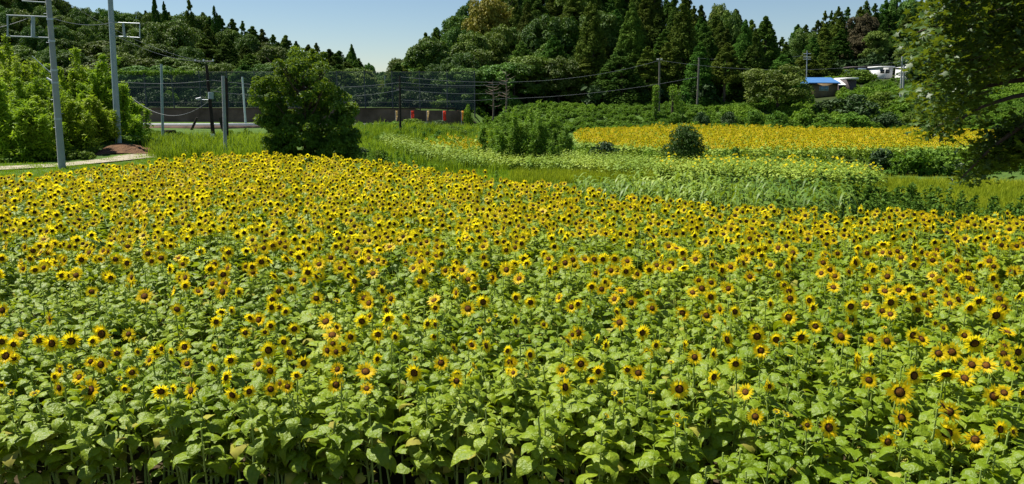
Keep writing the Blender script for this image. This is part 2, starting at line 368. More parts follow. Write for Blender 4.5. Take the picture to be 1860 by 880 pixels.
def petals_mb(seed, n=22, r0=.040, L=.066, hi=True, m=0, cup=.2):
    r = np.random.RandomState(seed); b = MB()
    for k in range(n):
        a = k/n*2*np.pi+r.randn()*.06; l = L*(.8+.4*r.rand()); w = .0115*(.8+.5*r.rand())*(1 if hi else 22/n*1.0)
        c = cup+r.randn()*.28+(.15 if k % 2 else -.05); z = .004*(k % 2)
        tw = r.randn()*.006
        # base, mid pair with a raised middle, tip curling
        V = np.array([[r0*.85, -.3*w, z], [r0*.85, .3*w, z], [r0+.45*l*math.cos(c), w+tw, z+.45*l*math.sin(c)], [r0+.45*l*math.cos(c), -w+tw, z+.45*l*math.sin(c)],
                      [r0+l*math.cos(c*.5), tw*2+.002, z+l*math.sin(c*.6)], ])
        R = rotz(a)
        b.add(V@R.T, [[0, 3, 2, 1]], m); b.add(V@R.T, [[3, 4, 2]], m)
    return b
def disc_mb(r0=.042, k=14, rings=3, m0=0, m1=1, h=.014):
    b = MB(); rr = np.linspace(1, 0, rings+1)[:-1]; an = np.arange(k)/k*2*np.pi; V = []
    for q in rr: V += [[r0*q*math.cos(x), r0*q*math.sin(x), .006+h*(1-q*q)] for x in an]
    V.append([0, 0, .006+h]); V = np.array(V)
    for i in range(rings-1):
        b.add(V, [[i*k+j, i*k+(j+1) % k, (i+1)*k+(j+1) % k, (i+1)*k+j] for j in range(k)], m0 if i < rings-2 else m1)
    b.add(V, [[(rings-1)*k+j, (rings-1)*k+(j+1) % k, rings*k] for j in range(k)], m1)
    return b
def calyx_mb(r0=.05, k=12, m=0, bract=.03):
    b = MB(); an = np.arange(k)/k*2*np.pi
    prof = [(r0, 0.0), (r0*.8, -.016), (r0*.35, -.03), (.010, -.045), (.008, -.075)]
    V = np.array([[q*math.cos(x), q*math.sin(x), z] for q, z in prof for x in an])
    b.add(V, [[i*k+j, (i+1)*k+j, (i+1)*k+(j+1) % k, i*k+(j+1) % k] for i in range(4) for j in range(k)], m)
    for j in range(k):                                     # pointed bracts
        a = an[j]; R = rotz(a)
        b.add(np.array([[r0*.8, -.011, -.012], [r0*.8, .011, -.012], [r0+bract, 0, .004]])@R.T, [[0, 2, 1]], m)
    return b
NH = 1.42
stem_me = [stem_mb(NH, i).mesh('stem', M['sf_stem']) for i in range(5)]
fol_mb = [foliage(NH, 19+i % 3, .36, 100+i) for i in range(7)]
fol_me = [b.mesh('foliage', [M['sf_leaf'], M['sf_stem']]+[M['sf_leaf']]*4+[M['old_leaf']]) for b in fol_mb]
pet_mb = [petals_mb(200+i, 30+i % 3*2, cup=(.1, .25, .4, .15, .55)[i]) for i in range(5)]
pet_me = [b.mesh('petals', M['petal'], False) for b in pet_mb]
young_mb = petals_mb(290, 18, .034, .034, cup=.95); young_me = young_mb.mesh('petals', M['petal'], False)
dsc_mb = disc_mb(); dsc_me = dsc_mb.mesh('disc', [M['disc'], M['disc_mid']])
ydsc_me = disc_mb(.03, 12, 3, 0, 1, .02).mesh('disc', [M['calyx'], M['disc_mid']])
cal_mb = calyx_mb(); cal_me = cal_mb.mesh('flower_head', M['calyx'])
ycal_me = calyx_mb(.038, 12, 0, .045).mesh('flower_head', M['calyx'])

# flower heads read off the photograph: (x, y, size) at four times photo scale, one block per window; letter = which way it faces
def H(ox, oy, s): return [(ox+float(a)/4, oy+float(b)/4, float(c[:-1])/4, c[-1]) for a, b, c in (q.split(',') for q in s.split())]
HEADS = H(0, 500, "218,45,85f 308,45,70r 490,45,85f 622,62,110f 665,122,70r 790,12,95f 868,38,70f 1050,155,90f 1270,120,70l 1345,80,60r 1618,122,90f 1735,125,60r 1440,120,60r 20,255,80f 365,320,80l 1285,250,80r 1610,268,65f 1680,260,60e 1820,310,70f 1570,340,70r 155,430,70f 12,485,70r 95,505,70r 285,475,65r 380,497,95f 515,480,95r 742,428,130f 935,430,70f 965,455,80f 670,480,60r 850,570,70r 1000,560,50e 1140,560,85f 1175,535,60f 1240,560,50e 1343,522,85f 1780,420,70r 1555,530,50e 45,588,95f 100,605,60r 660,628,65f 735,650,95f 785,635,60b 1087,620,60f 1360,645,70f 1675,620,80r 1548,678,80f 440,690,75f 510,665,50b 960,708,75f 578,742,80f 395,740,50e 1640,745,85r 432,820,80f 660,838,120f 865,755,45b 905,830,60r 1170,845,90f 1255,830,45e 1390,840,95f 1690,870,100f 1810,845,75r 255,865,80b 10,800,50f 85,855,45b") \
 + H(465, 500, "110,20,60f 255,45,70r 365,20,55r 455,12,60f 607,52,75f 640,45,50f 845,25,75f 890,28,60f 800,75,65f 1110,35,65f 1297,47,75f 1325,20,55f 1412,30,50e 1570,10,60f 1688,62,70f 1752,65,60r 1588,95,65f 1455,130,70l 165,118,75f 262,98,65f 120,178,75f 438,170,85r 585,190,75b 790,170,95f 822,205,90f 982,172,75f 1295,185,90b 1302,238,65f 1650,195,95f 1540,245,100f 112,235,75r 165,235,60r 215,265,60r 22,325,95f 508,338,105f 585,380,70r 105,370,70r 278,392,80f 65,415,55f 770,335,90f 828,298,55f 955,318,90r 945,255,70r 1100,310,75f 1092,362,60f 1245,355,70r 1300,360,70r 1295,445,65f 1628,405,50l 1695,330,60b 1740,295,55b 555,437,110f 688,450,80f 887,433,90f 975,390,60b 1010,450,70r 880,485,50e 200,488,80r 92,545,105f 240,565,90r 560,500,75f 520,548,85f 583,558,75f 635,535,85r 20,648,75f 345,640,90r 105,695,95f 295,730,65f 592,685,80f 797,703,120f 880,610,70r 1150,710,115f 1345,637,95f 1435,530,70e 1565,510,80r 1670,515,90r 1580,660,60e 1545,710,50e 1455,770,90f 1460,725,70f 1845,630,80f 1850,700,70f 1825,550,70r 582,798,100f 805,825,80f 105,830,90r 175,790,60f 230,810,75f 765,565,50b 1155,605,45b") \
 + H(930, 500, "70,45,70f 85,15,50f 322,20,65f 578,85,70f 652,103,75f 865,70,70f 790,115,75b 745,175,75f 865,200,80f 1022,45,60f 985,130,55f 1060,120,70r 835,5,60f 1175,18,60f 1240,25,60f 1540,5,70f 1710,12,60f 1380,98,85f 1312,128,75f 1443,160,85f 1572,98,75f 1748,75,55r 1800,175,70b 25,165,75r 135,198,80f 345,165,65l 432,232,80f 478,210,70f 555,255,70e 1018,242,75f 1005,200,60f 760,270,70r 1240,275,95f 1413,293,85f 1512,248,70l 1618,267,80f 1595,190,50e 782,345,95f 25,335,80r 230,360,60r 945,418,95f 480,420,95f 405,480,80e 440,435,60f 615,460,65r 680,510,70r 1560,472,110r 1780,445,105f 1765,395,80f 1808,548,95f 1545,350,50e 1470,380,50b 1250,510,75r 1045,510,70r 980,572,80f 1327,597,90f 1460,575,80r 1625,645,90f 1465,740,90f 500,645,100f 365,690,80f 625,700,85f 660,660,60b 838,688,70f 918,712,95f 1155,635,65b 130,580,80r 100,660,55e 578,768,55f 385,815,115r 1215,828,120f 1698,850,95f 1840,790,90r 745,860,50b 10,635,60f 10,710,60f 120,465,50e 1015,860,55b") \
 + H(1395, 500, "30,42,75f 150,35,55f 278,58,75f 325,18,55f 390,15,50f 475,90,75b 555,5,55f 618,58,70f 630,15,55f 752,38,75f 905,65,65f 998,35,80f 910,12,60f 1120,42,65f 1175,72,60f 1232,70,60f 712,98,60f 848,118,75f 948,112,75f 1025,103,65f 1295,98,60f 1135,145,65f 1185,120,60f 1292,150,60f 1478,102,75f 1530,70,55f 1548,22,55f 1660,80,50f 1335,22,50f 152,118,75f 160,172,85f 15,210,75r 298,185,75f 325,238,70f 600,228,85f 718,215,60l 890,198,90f 1055,165,75f 1175,203,80f 1380,178,80f 1320,208,65f 1530,190,75f 1680,175,80f 1710,235,80f 1465,240,75f 1088,253,65f 832,263,80f 890,285,70f 1820,153,65f 148,308,100f 605,320,80f 345,372,80f 1655,292,105f 440,260,45e 845,385,45b 1158,285,50f 1275,385,45f 1215,350,45f 1740,415,80b 58,470,90f 115,475,70e 240,452,95f 528,448,110f 745,470,80f 862,480,100f 1052,437,90f 1115,465,90b 1425,440,75f 1500,495,115f 1240,570,90f 1335,560,100f 1247,500,50b 335,513,50b 160,590,50b 635,622,105r 742,610,75r 1480,652,90f 1585,657,95f 1555,610,90b 1710,572,80f 1718,520,75f 1815,560,90f 1740,645,80f 1800,675,50l 1058,730,110f 1295,720,110f 1428,750,95f 735,763,90f 955,850,140f 480,785,60b 10,810,60f") \
 + H(930, 660, "1195,450,65b 1768,388,95f 1200,385,45b 1255,408,45b 785,290,55b 1410,205,45b 685,385,45b") \
 + H(1395, 660, "1640,240,115f 1715,215,80f 1655,200,80b 1270,310,75f 1315,352,110f 970,398,110f 440,468,120f 285,450,55f 130,378,50b 1300,505,130f 1685,480,90f 1505,555,100f 870,572,95f 940,510,50b 1130,560,65b 430,682,45b 250,755,60b 60,355,45b 1850,215,60f 1780,500,45f")
HEADS.sort(key=lambda h: -h[1])
ORD = "first second third fourth fifth sixth seventh eighth ninth tenth eleventh twelfth thirteenth fourteenth fifteenth sixteenth seventeenth eighteenth nineteenth twentieth twenty-first twenty-second twenty-third twenty-fourth twenty-fifth twenty-sixth twenty-seventh twenty-eighth twenty-ninth thirtieth thirty-first thirty-second thirty-third thirty-fourth thirty-fifth thirty-sixth thirty-seventh thirty-eighth thirty-ninth fortieth".split()
def facing(code, r):
    """unit normal of a flower head"""
    yaw = {'f': r.randn()*.28-.08, 'r': .85+r.randn()*.2, 'l': -.9+r.randn()*.2, 'e': 1.3+r.randn()*.12, 'b': r.randn()*1.2}[code]
    el = {'b': 1.0}.get(code, .34)+r.randn()*.22-(.7 if r.rand() < .05 and code != 'b' else 0)
    return np.array([math.sin(yaw)*math.cos(el), -math.cos(yaw)*math.cos(el), math.sin(el)])
rr = np.random.RandomState(21)
plants = []
for (x, y, s_, c) in HEADS[:300]:
    hz = NH+.08+rr.randn()*.05
    if x > 1050 and y > 735: hz -= min(.5, (y-735)/95*.45)       # the nearest corner is lower
    P = W(x, y, z=hz); n = facing(c, rr)
    dist = float(np.linalg.norm(P-[0, 0, CAMZ])); sc = np.clip(s_*dist/F/.165, .55, 1.3)
    plants.append([P, n, sc, c, hz, x, y])
big = 0
rows_ = [plants[i:i+20] for i in range(0, 300, 20)]
used_pts = []
for ri, row in enumerate(rows_):
    row.sort(key=lambda q: q[5])
    for ci, (P, n, sc, c, hz, x, y) in enumerate(row):
        k = rr.randint(1000); young = c == 'b' and sc < .95
        hs = (hz-n[2]*.075*sc)/NH
        tl = rr.randn(2)*.05; base = P-n*.075*sc; base[2] = 0; base[:2] -= tl*hs*NH; used_pts.append(base[:2])
        size = 'large' if sc > 1.08 else ('small' if sc < .78 else 'medium')
        look = {'f': 'facing the camera', 'r': 'turned to the right', 'l': 'turned to the left', 'e': 'seen edge-on', 'b': 'half-open and tilted up'}[c]
        rowname = 'front row' if ri == 0 else ORD[ri]+' row'
        root = obj('sunflower', None, None, base, label=f"{size} sunflower {look}, {ORD[ci]} from the left in the {rowname}", cat='sunflower', group='sunflowers in the big field')
        st = obj('stem', stem_me[k % 5], root); st.scale = (1, 1, hs); tq = (-math.atan(tl[1]), math.atan(tl[0]), 0); st.rotation_euler = tq
        fo = obj('foliage', fol_me[k % 7], root); fo.scale = (.95+.1*(k % 3), .95+.1*(k % 3), hs); fo.rotation_euler = (Euler(tq).to_matrix() @ Matrix.Rotation(rr.rand()*6.28, 3, 'Z')).to_euler()
        hd = obj('flower_head', ycal_me if young else cal_me, root)
        R = frame_n(n[None], np.array([rr.rand()*6.28]))[0]
        hd.rotation_euler = Matrix(R.tolist()).to_euler(); hd.location = (P-base).tolist(); hd.scale = (sc,)*3
        obj('petals', young_me if young else pet_me[k % 5], hd)
        obj('disc', ydsc_me if young else dsc_me, hd)

# ------------------------------------------------------------------ the rest of the big field: one mass
def merged(*mbs):
    b = MB()
    for q, mm in mbs:
        V, fl = q.data(); b.addf(V, [(f, mm.get(m_, m_)) for f, m_ in fl])
    return b.data()
SM = [M['sf_leaf'], M['sf_stem'], M['petal'], M['disc'], M['disc_mid'], M['calyx'], M['old_leaf']]
field = MB(); r = np.random.RandomState(5)
def yfront(X): return np.interp(X, [-12, -2, 1.0, 3.5, 6], [6.75, 6.7, 6.35, 5.3, 4.7])
def scatter(n_per, x0, x1, y0, y1, mind=0):
    n = int(n_per*(x1-x0)*(y1-y0)); return np.stack([r.uniform(x0, x1, n), r.uniform(y0, y1, n)], -1)
pts = np.concatenate([scatter(9.6, -30, 30, 4.5, 14), scatter(12.8, -30, 30, 14, 35.5)])
halfw = pts[:, 1]*.72+4
keep = (np.abs(pts[:, 0]) < halfw) & (pts[:, 1] < yback(pts[:, 0])) & (pts[:, 1] > yfront(pts[:, 0]))
# left edge of the field runs beside the grass strip
pts = pts[keep]
cull = (vnoise(pts[:, 0]*.7+9, pts[:, 1]*.7) < .20) & (pts[:, 1] < 16)
gap = ((np.hypot((pts[:, 0]+4.4)/1.3, (pts[:, 1]-9.6)/.75) < 1) | (np.hypot((pts[:, 0]-2.75)/.55, (pts[:, 1]-5.6)/.7) < 1) | (np.hypot((pts[:, 0]-9)/1.2, (pts[:, 1]-13)/.7) < 1))
pts = pts[~gap | (r.rand(len(pts)) < .2)]
U = np.array(used_pts)
near = pts[:, 1] < 14
d2 = np.full(len(pts), 9.)
d2[near] = np.min(np.linalg.norm(pts[near][:, None]-U[None], axis=-1), axis=1)
pts = pts[d2 > .12]
tops = W(np.zeros(1), np.array([505.]), z=1.5)[0, 1]          # nearer than this every open flower is one of the objects above
tlt = r.randn(len(pts), 2)*.05; hz = 1.40+.07*r.randn(len(pts)); hz -= np.where((pts[:, 0] > .8) & (pts[:, 1] < 6.9), np.clip((6.9-pts[:, 1])/2*.5, 0, .5), 0)
# the plants of the front rank are a little lower
rank = pts[:, 1]-yfront(pts[:, 0]); hz -= .12*np.clip(1-rank/1.5, 0, 1)*r.rand(len(pts))
fols_hi = [b.data() for b in fol_mb[:5]]
fols_lo = [foliage(NH, 11, .45, 300+i, False, 0, 1, 1.15).data() for i in range(5)]
def place_leafy(sel, datas, mx=1.0):
    idx = np.where(sel)[0]; g = r.randint(0, len(datas), len(idx))
    for k in range(len(datas)):
        q = idx[g == k]
        if not len(q): continue
        R = rotz(r.rand(len(q))*6.28); s_ = hz[q]/NH
        R = R*np.array([1, 1, 1])[None, None]; R[:, :, 2] *= s_[:, None]
        R[:, :2, 2] += tlt[q]*s_[:, None]
        field.inst(datas[k], R, np.column_stack([pts[q], np.zeros(len(q))]))
hi = pts[:, 1] < 13.5
place_leafy(hi, fols_hi); place_leafy(~hi, fols_lo)
st_hi = MB(); st_hi.addf(*stem_mb(NH, 3, 5, 4).data()); sdh = (st_hi.data()[0], [(f, 1) for f, _ in st_hi.data()[1]])
sl = MB().tube([[0, 0, .3], [0, 0, NH+.05]], [.01, .007], 3, 1, False).data()
for sel, dd in ((hi, sdh), (~hi, sl)):
    q = np.where(sel)[0]; R = rotz(r.rand(len(q))*6.28); R[:, :, 2] *= (hz[q]/NH)[:, None]; R[:, :2, 2] += tlt[q]*(hz[q]/NH)[:, None]
    field.inst(dd, R, np.column_stack([pts[q], np.zeros(len(q))]))
# flower heads of the mass
def head_data(i, hi_):
    if hi_: return merged((pet_mb[i], {0: 2}), (dsc_mb, {0: 3, 1: 4}), (cal_mb, {0: 5}))
    return merged((petals_mb(400+i, 14, .040, .064, False, cup=.2+.1*i), {0: 2}), (disc_mb(.040, 7, 2), {0: 3, 1: 3}), (calyx_mb(.05, 6), {0: 5}))
hd_hi = [head_data(i, True) for i in range(4)]; hd_lo = [head_data(i, False) for i in range(4)]
pb = np.interp(pts[:, 1], [0, tops-.3, tops, 12, 16, 40], [0, 0, .5, .7, .88, .97])
pb *= np.where((pts[:, 1] < 16) & (vnoise(pts[:, 0]*.5, pts[:, 1]*.5+40) < .28), .35, 1)
bl = np.where(r.rand(len(pts)) < pb)[0]
yaw = r.randn(len(bl))*.42-.05; far_turn = r.rand(len(bl)) < .18; yaw[far_turn] += .9; el = .34+r.randn(len(bl))*.24-.6*(r.rand(len(bl)) < .06)
nn = np.stack([np.sin(yaw)*np.cos(el), -np.cos(yaw)*np.cos(el), np.sin(el)], -1)
RR = frame_n(nn, r.rand(len(bl))*6.28)*((.84+.3*r.rand(len(bl)))*np.interp(pts[bl,1],[14,22],[1,1.04]))[:, None, None]
LL = np.column_stack([pts[bl]+tlt[bl]*hz[bl][:, None], hz[bl]+.04+.05*r.rand(len(bl))])+nn*.06
g = r.randint(0, 4, len(bl))
for k in range(4):
    for hf, dd in ((True, hd_hi), (False, hd_lo)):
        q = (g == k) & ((pts[bl, 1] < 14) == hf)
        if q.any(): field.inst(dd[k], RR[q], LL[q])
fld = obj('sunflowers', field.mesh('sunflowers', SM), kind='stuff', label='mass of flowering sunflower plants filling the big field')

# ------------------------------------------------------------------ trees
def rhombi(P, N, size, aspect=.6, r=RS, m=0, mb=None):
    """leaf-clump faces at P facing N"""
    n = len(P); R = frame_n(N, r.rand(n)*6.28); s_ = size*(.6+.8*r.rand(n))
    q = np.array([[1, 0, 0], [0, 1, 0], [-1, 0, 0], [0, -1, 0]], float)*.5
    q = np.stack([q*[1, aspect, 1]]*n)*s_[:, None, None]
    q[:, 1, 0] += .15*s_; q[:, 3, 0] += .15*s_; q[:, 0, 2] -= .12*s_; q[:, 2, 2] -= .12*s_
    V = np.einsum('nij,nvj->nvi', R, q)+P[:, None]
    (mb).add(V.reshape(-1, 3), np.arange(n*4).reshape(-1, 4), m); return mb
def clumps(mb, C, rad, per, size, squash=.75, jit=.55, r=RS, lowcut=-.35, aspect=.6):
    """leaf faces over ball-like clumps"""
    n = len(C)*per; c = np.repeat(C, per, 0); ra = np.repeat(rad, per)
    d = nrm(r.randn(n, 3)); d[:, 2] = np.where(d[:, 2] < lowcut, -d[:, 2], d[:, 2])
    rr_ = ra*(.62+.45*r.rand(n)**.7)
    P = c+d*rr_[:, None]*[1, 1, squash]; N = nrm(d+jit*r.randn(n, 3)+[0, 0, .12])
    return rhombi(P, N, size, aspect, r, 0, mb)
def broad_crown(seed, H=12., Wd=9., base=.25, nc=100, per=120, size=.39):
    r = np.random.RandomState(seed); b = MB(); C = []; rad = []
    lob = r.randint(4, 7); la = r.rand(lob)*6.28; lo = [(math.cos(a)*Wd*.22*r.uniform(.6, 1.2), math.sin(a)*Wd*.22*r.uniform(.6, 1.2), H*r.uniform(.5, .78), Wd*r.uniform(.22, .32)) for a in la]
    lo.append((0, 0, H*.72, Wd*.3))
    for i in range(nc):
        lx, ly, lz, lr = lo[r.randint(len(lo))]
        d = nrm(r.randn(3)); d[2] = d[2] if d[2] > -.45 else -d[2]; d = nrm(d)
        C.append([lx+d[0]*lr, ly+d[1]*lr, min(lz+d[2]*lr*.85, H*.93)]); rad.append(Wd*r.uniform(.07, .13))
    for i in range(nc//3):      # skirt
        a = r.rand()*6.28; q = r.uniform(.25, .42)*Wd; C.append([math.cos(a)*q, math.sin(a)*q, H*r.uniform(base, .5)]); rad.append(Wd*r.uniform(.08, .13))
    return clumps(b, np.array(C), np.array(rad), per, size, .95, .5, r)
def cedar_crown(seed, H=16., Wd=5.4, base=.12, nc=200, per=84, size=.33, taper=.62):
    r = np.random.RandomState(seed); b = MB(); C = []; rad = []
    lean = r.randn(2)*.2
    for i in range(nc):
        f = base+(1-base)*(1-(1-r.rand())**.62); a = r.rand()*6.28
        R_ = Wd*.5*(1-((f-base)/(1-base)))**taper*(.8+.35*r.rand()); rc = max(.32, (.17*Wd)*(1.05-f)**.45*r.uniform(.7, 1.15))
        C.append([math.cos(a)*max(0, R_-rc*.7)+lean[0]*f, math.sin(a)*max(0, R_-rc*.7)+lean[1]*f, H*f-rc*.6]); rad.append(rc)
    for f in np.linspace(.86, 1, 8): C.append([lean[0], lean[1], H*f-.25]); rad.append(.18+.55*(1-f)*3)
    return clumps(b, np.array(C), np.array(rad), per, size, 1.15, .5, r, -.8, .5)
def trunk_mb(H, r0=.25, seed=0, limbs=5, spread=2.2, k=7):
    r = np.random.RandomState(seed); n = 6; z = np.linspace(0, H*.8, n); b = MB()
    P = np.stack([np.cumsum(r.randn(n)*.08*H/14), np.cumsum(r.randn(n)*.08*H/14), z], -1); P[0, :2] = 0
    b.tube(P, np.linspace(r0*1.2, r0*.35, n), k)
    for i in range(limbs):
        f = r.uniform(.35, .9); j = f*(n-1); p0 = P[int(j)]*(1-j % 1)+P[min(n-1, int(j)+1)]*(j % 1); a = r.rand()*6.28; l = spread*r.uniform(.6, 1.1)
        b.tube([p0, p0+[math.cos(a)*l*.5, math.sin(a)*l*.5, l*.35], p0+[math.cos(a)*l, math.sin(a)*l, l*.9]], [r0*.4, r0*.25, r0*.1], 5, 0, False)
    return b
CED = []; BRO = []
for i in range(6):
    cb = cedar_crown(20+i, 16, (5.4, 6.2, 4.8, 5.8, 6.8, 5.0)[i], (.10, .2, .14, .3, .08, .42)[i])
    CED.append((cb.mesh('crown', M['cedar'], False), trunk_mb(16, .24, 60+i, 3, 1.0).mesh('trunk', M['pale_bark'] if i in (3, 5) else M['bark'])))
for i in range(7):
    cb = broad_crown(40+i, (12, 11, 13, 12, 10, 12, 13)[i], (10, 9, 8.5, 11, 10, 8, 9.5)[i], (.22, .3, .2, .25, .2, .1, .3)[i])
    BRO.append((cb.mesh('crown', M['broad'], False), trunk_mb((12, 11, 13, 12, 10, 12, 13)[i], .28, 70+i, 6, 3.2).mesh('trunk', M['bark']), (12, 11, 13, 12, 10, 12, 13)[i], (10, 9, 8.5, 11, 10, 8, 9.5)[i]))
def recol(me, mt):
    n = me.copy(); n.materials[0] = mt; return n
YEL = [(recol(BRO[0][0], M['yellow_tree']),)+BRO[0][1:]]
BRN = [(recol(BRO[4][0], M['brown_tree']),)+BRO[4][1:]]
tr_ = np.random.RandomState(77)
def plant(kind, u, ytop, wpx, Y, label, group=None, hmin=6, hmax=26, ybase=None, i=None):
    P = W(u, ytop, Y=Y); X = float(P[0]); gz = Gs(X, Y); h = float(np.clip(P[2]-gz, hmin, hmax)); w = wpx*Y/F
    if kind == 'cedar':
        cr, tk = CED[tr_.randint(6) if i is None else i]; h0, w0 = 16., 5.6; name = 'cedar_tree'
    else:
        lst = {'broad': BRO, 'yellow': YEL, 'brown': BRN}[kind]; q = lst[tr_.randint(len(lst))]; cr, tk, h0, w0 = q; name = 'broadleaf_tree'
    root = obj(name, None, None, (X, Y, gz-.2), label=label, cat='tree', group=group)
    root.rotation_euler = (0, 0, tr_.rand()*6.28); root.scale = (w/w0, w/w0, (h+.2)/h0)
    obj('trunk', tk, root); obj('crown', cr, root); return root
SPECIAL = [
 ('yellow', 897, 0, 95, 140, 'yellow-green broadleaf tree near the top of the central hill'),
 ('cedar', 958, 5, 52, 128, 'tall cone-shaped cedar just beside the yellow-green tree on the central hill'),
 ('broad', 785, 62, 92, 118, 'dome-shaped dark tree at the left end of the central hill'),
 ('cedar', 1078, -10, 78, 112, 'biggest sunlit cedar standing at the foot of the central hill'),
 ('cedar', 1150, 5, 66, 114, 'second big cedar on the foot of the central hill, right of the biggest one'),
 ('cedar', 1243, -5, 84, 113, 'broad dark cedar beside the tall grove on the central hill'),
 ('cedar', 1358, 35, 54, 112, 'slim bright cedar at the right end of the central hill'),
 ('cedar', 1392, 30, 74, 114, 'stout cedar closing the right end of the central hill'),
 ('cedar', 1376, 52, 60, 108, 'leaning bright green cedar in front of the stout one'),
 ('broad', 1418, 120, 120, 100, 'wide dark round tree left of the blue-roofed house'),
 ('brown', 1556, 66, 66, 168, 'reddish brown tree above the houses on the right hill'),
 ('cedar', 638, 80, 30, 186, 'last pointed cedar at the end of the left hill'),
 ('cedar', 279, -8, 22, 184, 'tallest of the pair of dark cedars on the left skyline'),
 ('cedar', 297, 2, 22, 186, 'lower of the pair of dark cedars on the left skyline'),
 ('cedar', 341, -4, 40, 183, 'broad dark double-topped cedar on the left skyline'),
 ('cedar', 390, 10, 28, 184, 'small pointed cedar on the falling left skyline'),
 ('broad', 1000, 80, 80, 118, 'pale grey-green tree on the lower central hill'),
 ('broad', 1020, 45, 90, 126, 'wide light green tree high on the central hill'),
 ('broad', 870, 90, 80, 116, 'rounded tree above the dead trees on the central hill'),
 ('broad', 820, 118, 56, 110, 'small rounded tree just behind the end of the net'),
 ('broad', 310, 40, 90, 150, 'large pale dome tree in the middle of the left hill'),
]
for kd, u_, yt, w_, Y_, lb in SPECIAL: plant(kd, u_, yt, w_, Y_, lb)
def fill(hname, u0, u1, rows, kindf, ylow, hilltxt):
    h = HILLS[hname]; sk = np.array(h['sky']); n = len(rows)
    tier = []
    for ri, (t, step) in enumerate(rows):
        Y = h['d0']+(h['d1']-h['d0'])*t; u_ = u0+tr_.rand()*step; lst = []
        while u_ < u1:
            ysk = float(np.interp(u_, sk[:, 0], sk[:, 1])); yl = float(np.interp(u_, [q[0] for q in ylow], [q[1] for q in ylow]))
            yt = yl+(ysk-yl)*t**.85+tr_.uniform(-7, 4); k = kindf(u_, t)
            if k: lst.append((u_, yt, k))
            u_ += step*tr_.uniform(.7, 1.35)
        tier.append((Y, t, step, lst))
    names = ['along the foot', 'on the lower slope', 'halfway up', 'on the upper slope', 'near the top', 'on the crest']
    for ti, (Y, t, step, lst) in enumerate(tier):
        nm = names[min(5, int(round(ti*5/max(1, n-1))))]
        cnt = {}
        for (u_, yt, k) in lst:
            cnt[k] = cnt.get(k, 0)+1
            word = {'cedar': 'pointed cedar', 'broad': 'rounded broadleaf tree', 'brown': 'brownish tree', 'yellow': 'yellowish tree'}[k]
            w_ = ((tr_.uniform(6.2, 8.8) if hname == 'left' else tr_.uniform(5.2, 7.8)) if k == 'cedar' else tr_.uniform(5.5, 9.0))*F/Y
            plant(k, u_, yt, w_, Y+tr_.uniform(-3, 3), f"{word} {nm} of the {hilltxt} hill, {ORD[min(39, cnt[k]-1)]} from the left", f"trees on the {hilltxt} hill")
def k_left(u_, t):
    p_ = .12+.85*float(sm((u_-330)/90))*(.5+.5*t)+ (.25 if 250 < u_ < 400 and t > .9 else 0)
    return 'cedar' if tr_.rand() < p_ else 'broad'
def k_cent(u_, t):
    p_ = float(np.interp(u_, [700, 840, 900, 1040, 1110, 1500], [.25, .35, .35, .4, .93, .96]))
    if u_ < 860 and t > .9: p_ = .8
    return 'cedar' if tr_.rand() < p_ else 'broad'
def k_right(u_, t):
    if 1535 < u_ < 1632 and t < .5 or u_ < 1535 and t < .3: return None
    return 'cedar' if tr_.rand() < float(np.interp(t, [0, .3, .6, 1], [.05, .15, .5, .85])) else ('brown' if tr_.rand() < .08 else 'broad')
fill('left', -60, 660, [(.02, 60), (.22, 52), (.42, 48), (.62, 44), (.82, 34), (1.0, 17)], k_left, [(-60, 120), (300, 135), (660, 150)], 'left')
fill('far', 640, 735, [(.3, 22), (1.0, 17)], lambda u_, t: 'cedar' if tr_.rand() < .5 else 'broad', [(640, 145), (735, 150)], 'distant')
fill('central', 712, 1428, [(.03, 44), (.22, 46), (.44, 46), (.66, 46), (.86, 40), (1.0, 25)], k_cent, [(712, 150), (800, 135), (900, 120), (1050, 110), (1300, 75), (1428, 110)], 'central')
fill('right', 1432, 1960, [(.28, 62), (.45, 56), (.62, 50), (.82, 36), (1.0, 18)], k_right, [(1432, 140), (1500, 145), (1700, 165), (1960, 165)], 'right')

# undergrowth that hides the slope between the trees
def bush_data(seed, per=26, nc=16, size=.34, H_=1.6, Wd=2.4):
    r = np.random.RandomState(seed); C = []; rad = []
    for i in range(nc):
        a = r.rand()*6.28; q = r.rand()**.6*Wd*.36; C.append([math.cos(a)*q, math.sin(a)*q, H_*(.08+.68*r.rand()*(1-q/Wd))]); rad.append(H_*r.uniform(.18, .32))
    return clumps(MB(), np.array(C), np.array(rad), per, size, .8, .6, r)
BUSHD = [bush_data(500+i).data() for i in range(4)]
def mass(name, P, scl, mat_, label, datas=BUSHD, seed=1, zs=None):
    r = np.random.RandomState(seed); b = MB(); g = r.randint(0, len(datas), len(P)); Z = G(P[:, 0], P[:, 1])
    for k in range(len(datas)):
        q = g == k
        if not q.any(): continue
        s_ = np.broadcast_to(scl, (len(P),))[q]*(.7+.6*r.rand(q.sum())); R = rotz(r.rand(q.sum())*6.28)*s_[:, None, None]
        if zs: R[:, 2, :] *= zs
        b.inst(datas[k], R, np.column_stack([P[q], Z[q]-.1]))
    return obj(name, b.mesh(name, mat_, False), kind='stuff', label=label)
def wpts(n, u0, u1, Y0, Y1, seed, cond=None):
    r = np.random.RandomState(seed); Y = np.sqrt(r.uniform(Y0*Y0, Y1*Y1, n)); u = r.uniform(u0, u1, n)
    if cond is not None: k = cond(u, Y); u, Y = u[k], Y[k]
    return np.stack([(u-930)*cT/F*Y, Y], -1)
mass('undergrowth', wpts(1500, -150, 1960, 106, 200, 3, lambda u, Y: ~((u > 650) & (u < 715) & (Y > 150)) & ~((u > 1430) & (Y < 150))), 2.1, M['forest_floor'], 'dark undergrowth between the trees of the wooded hills')

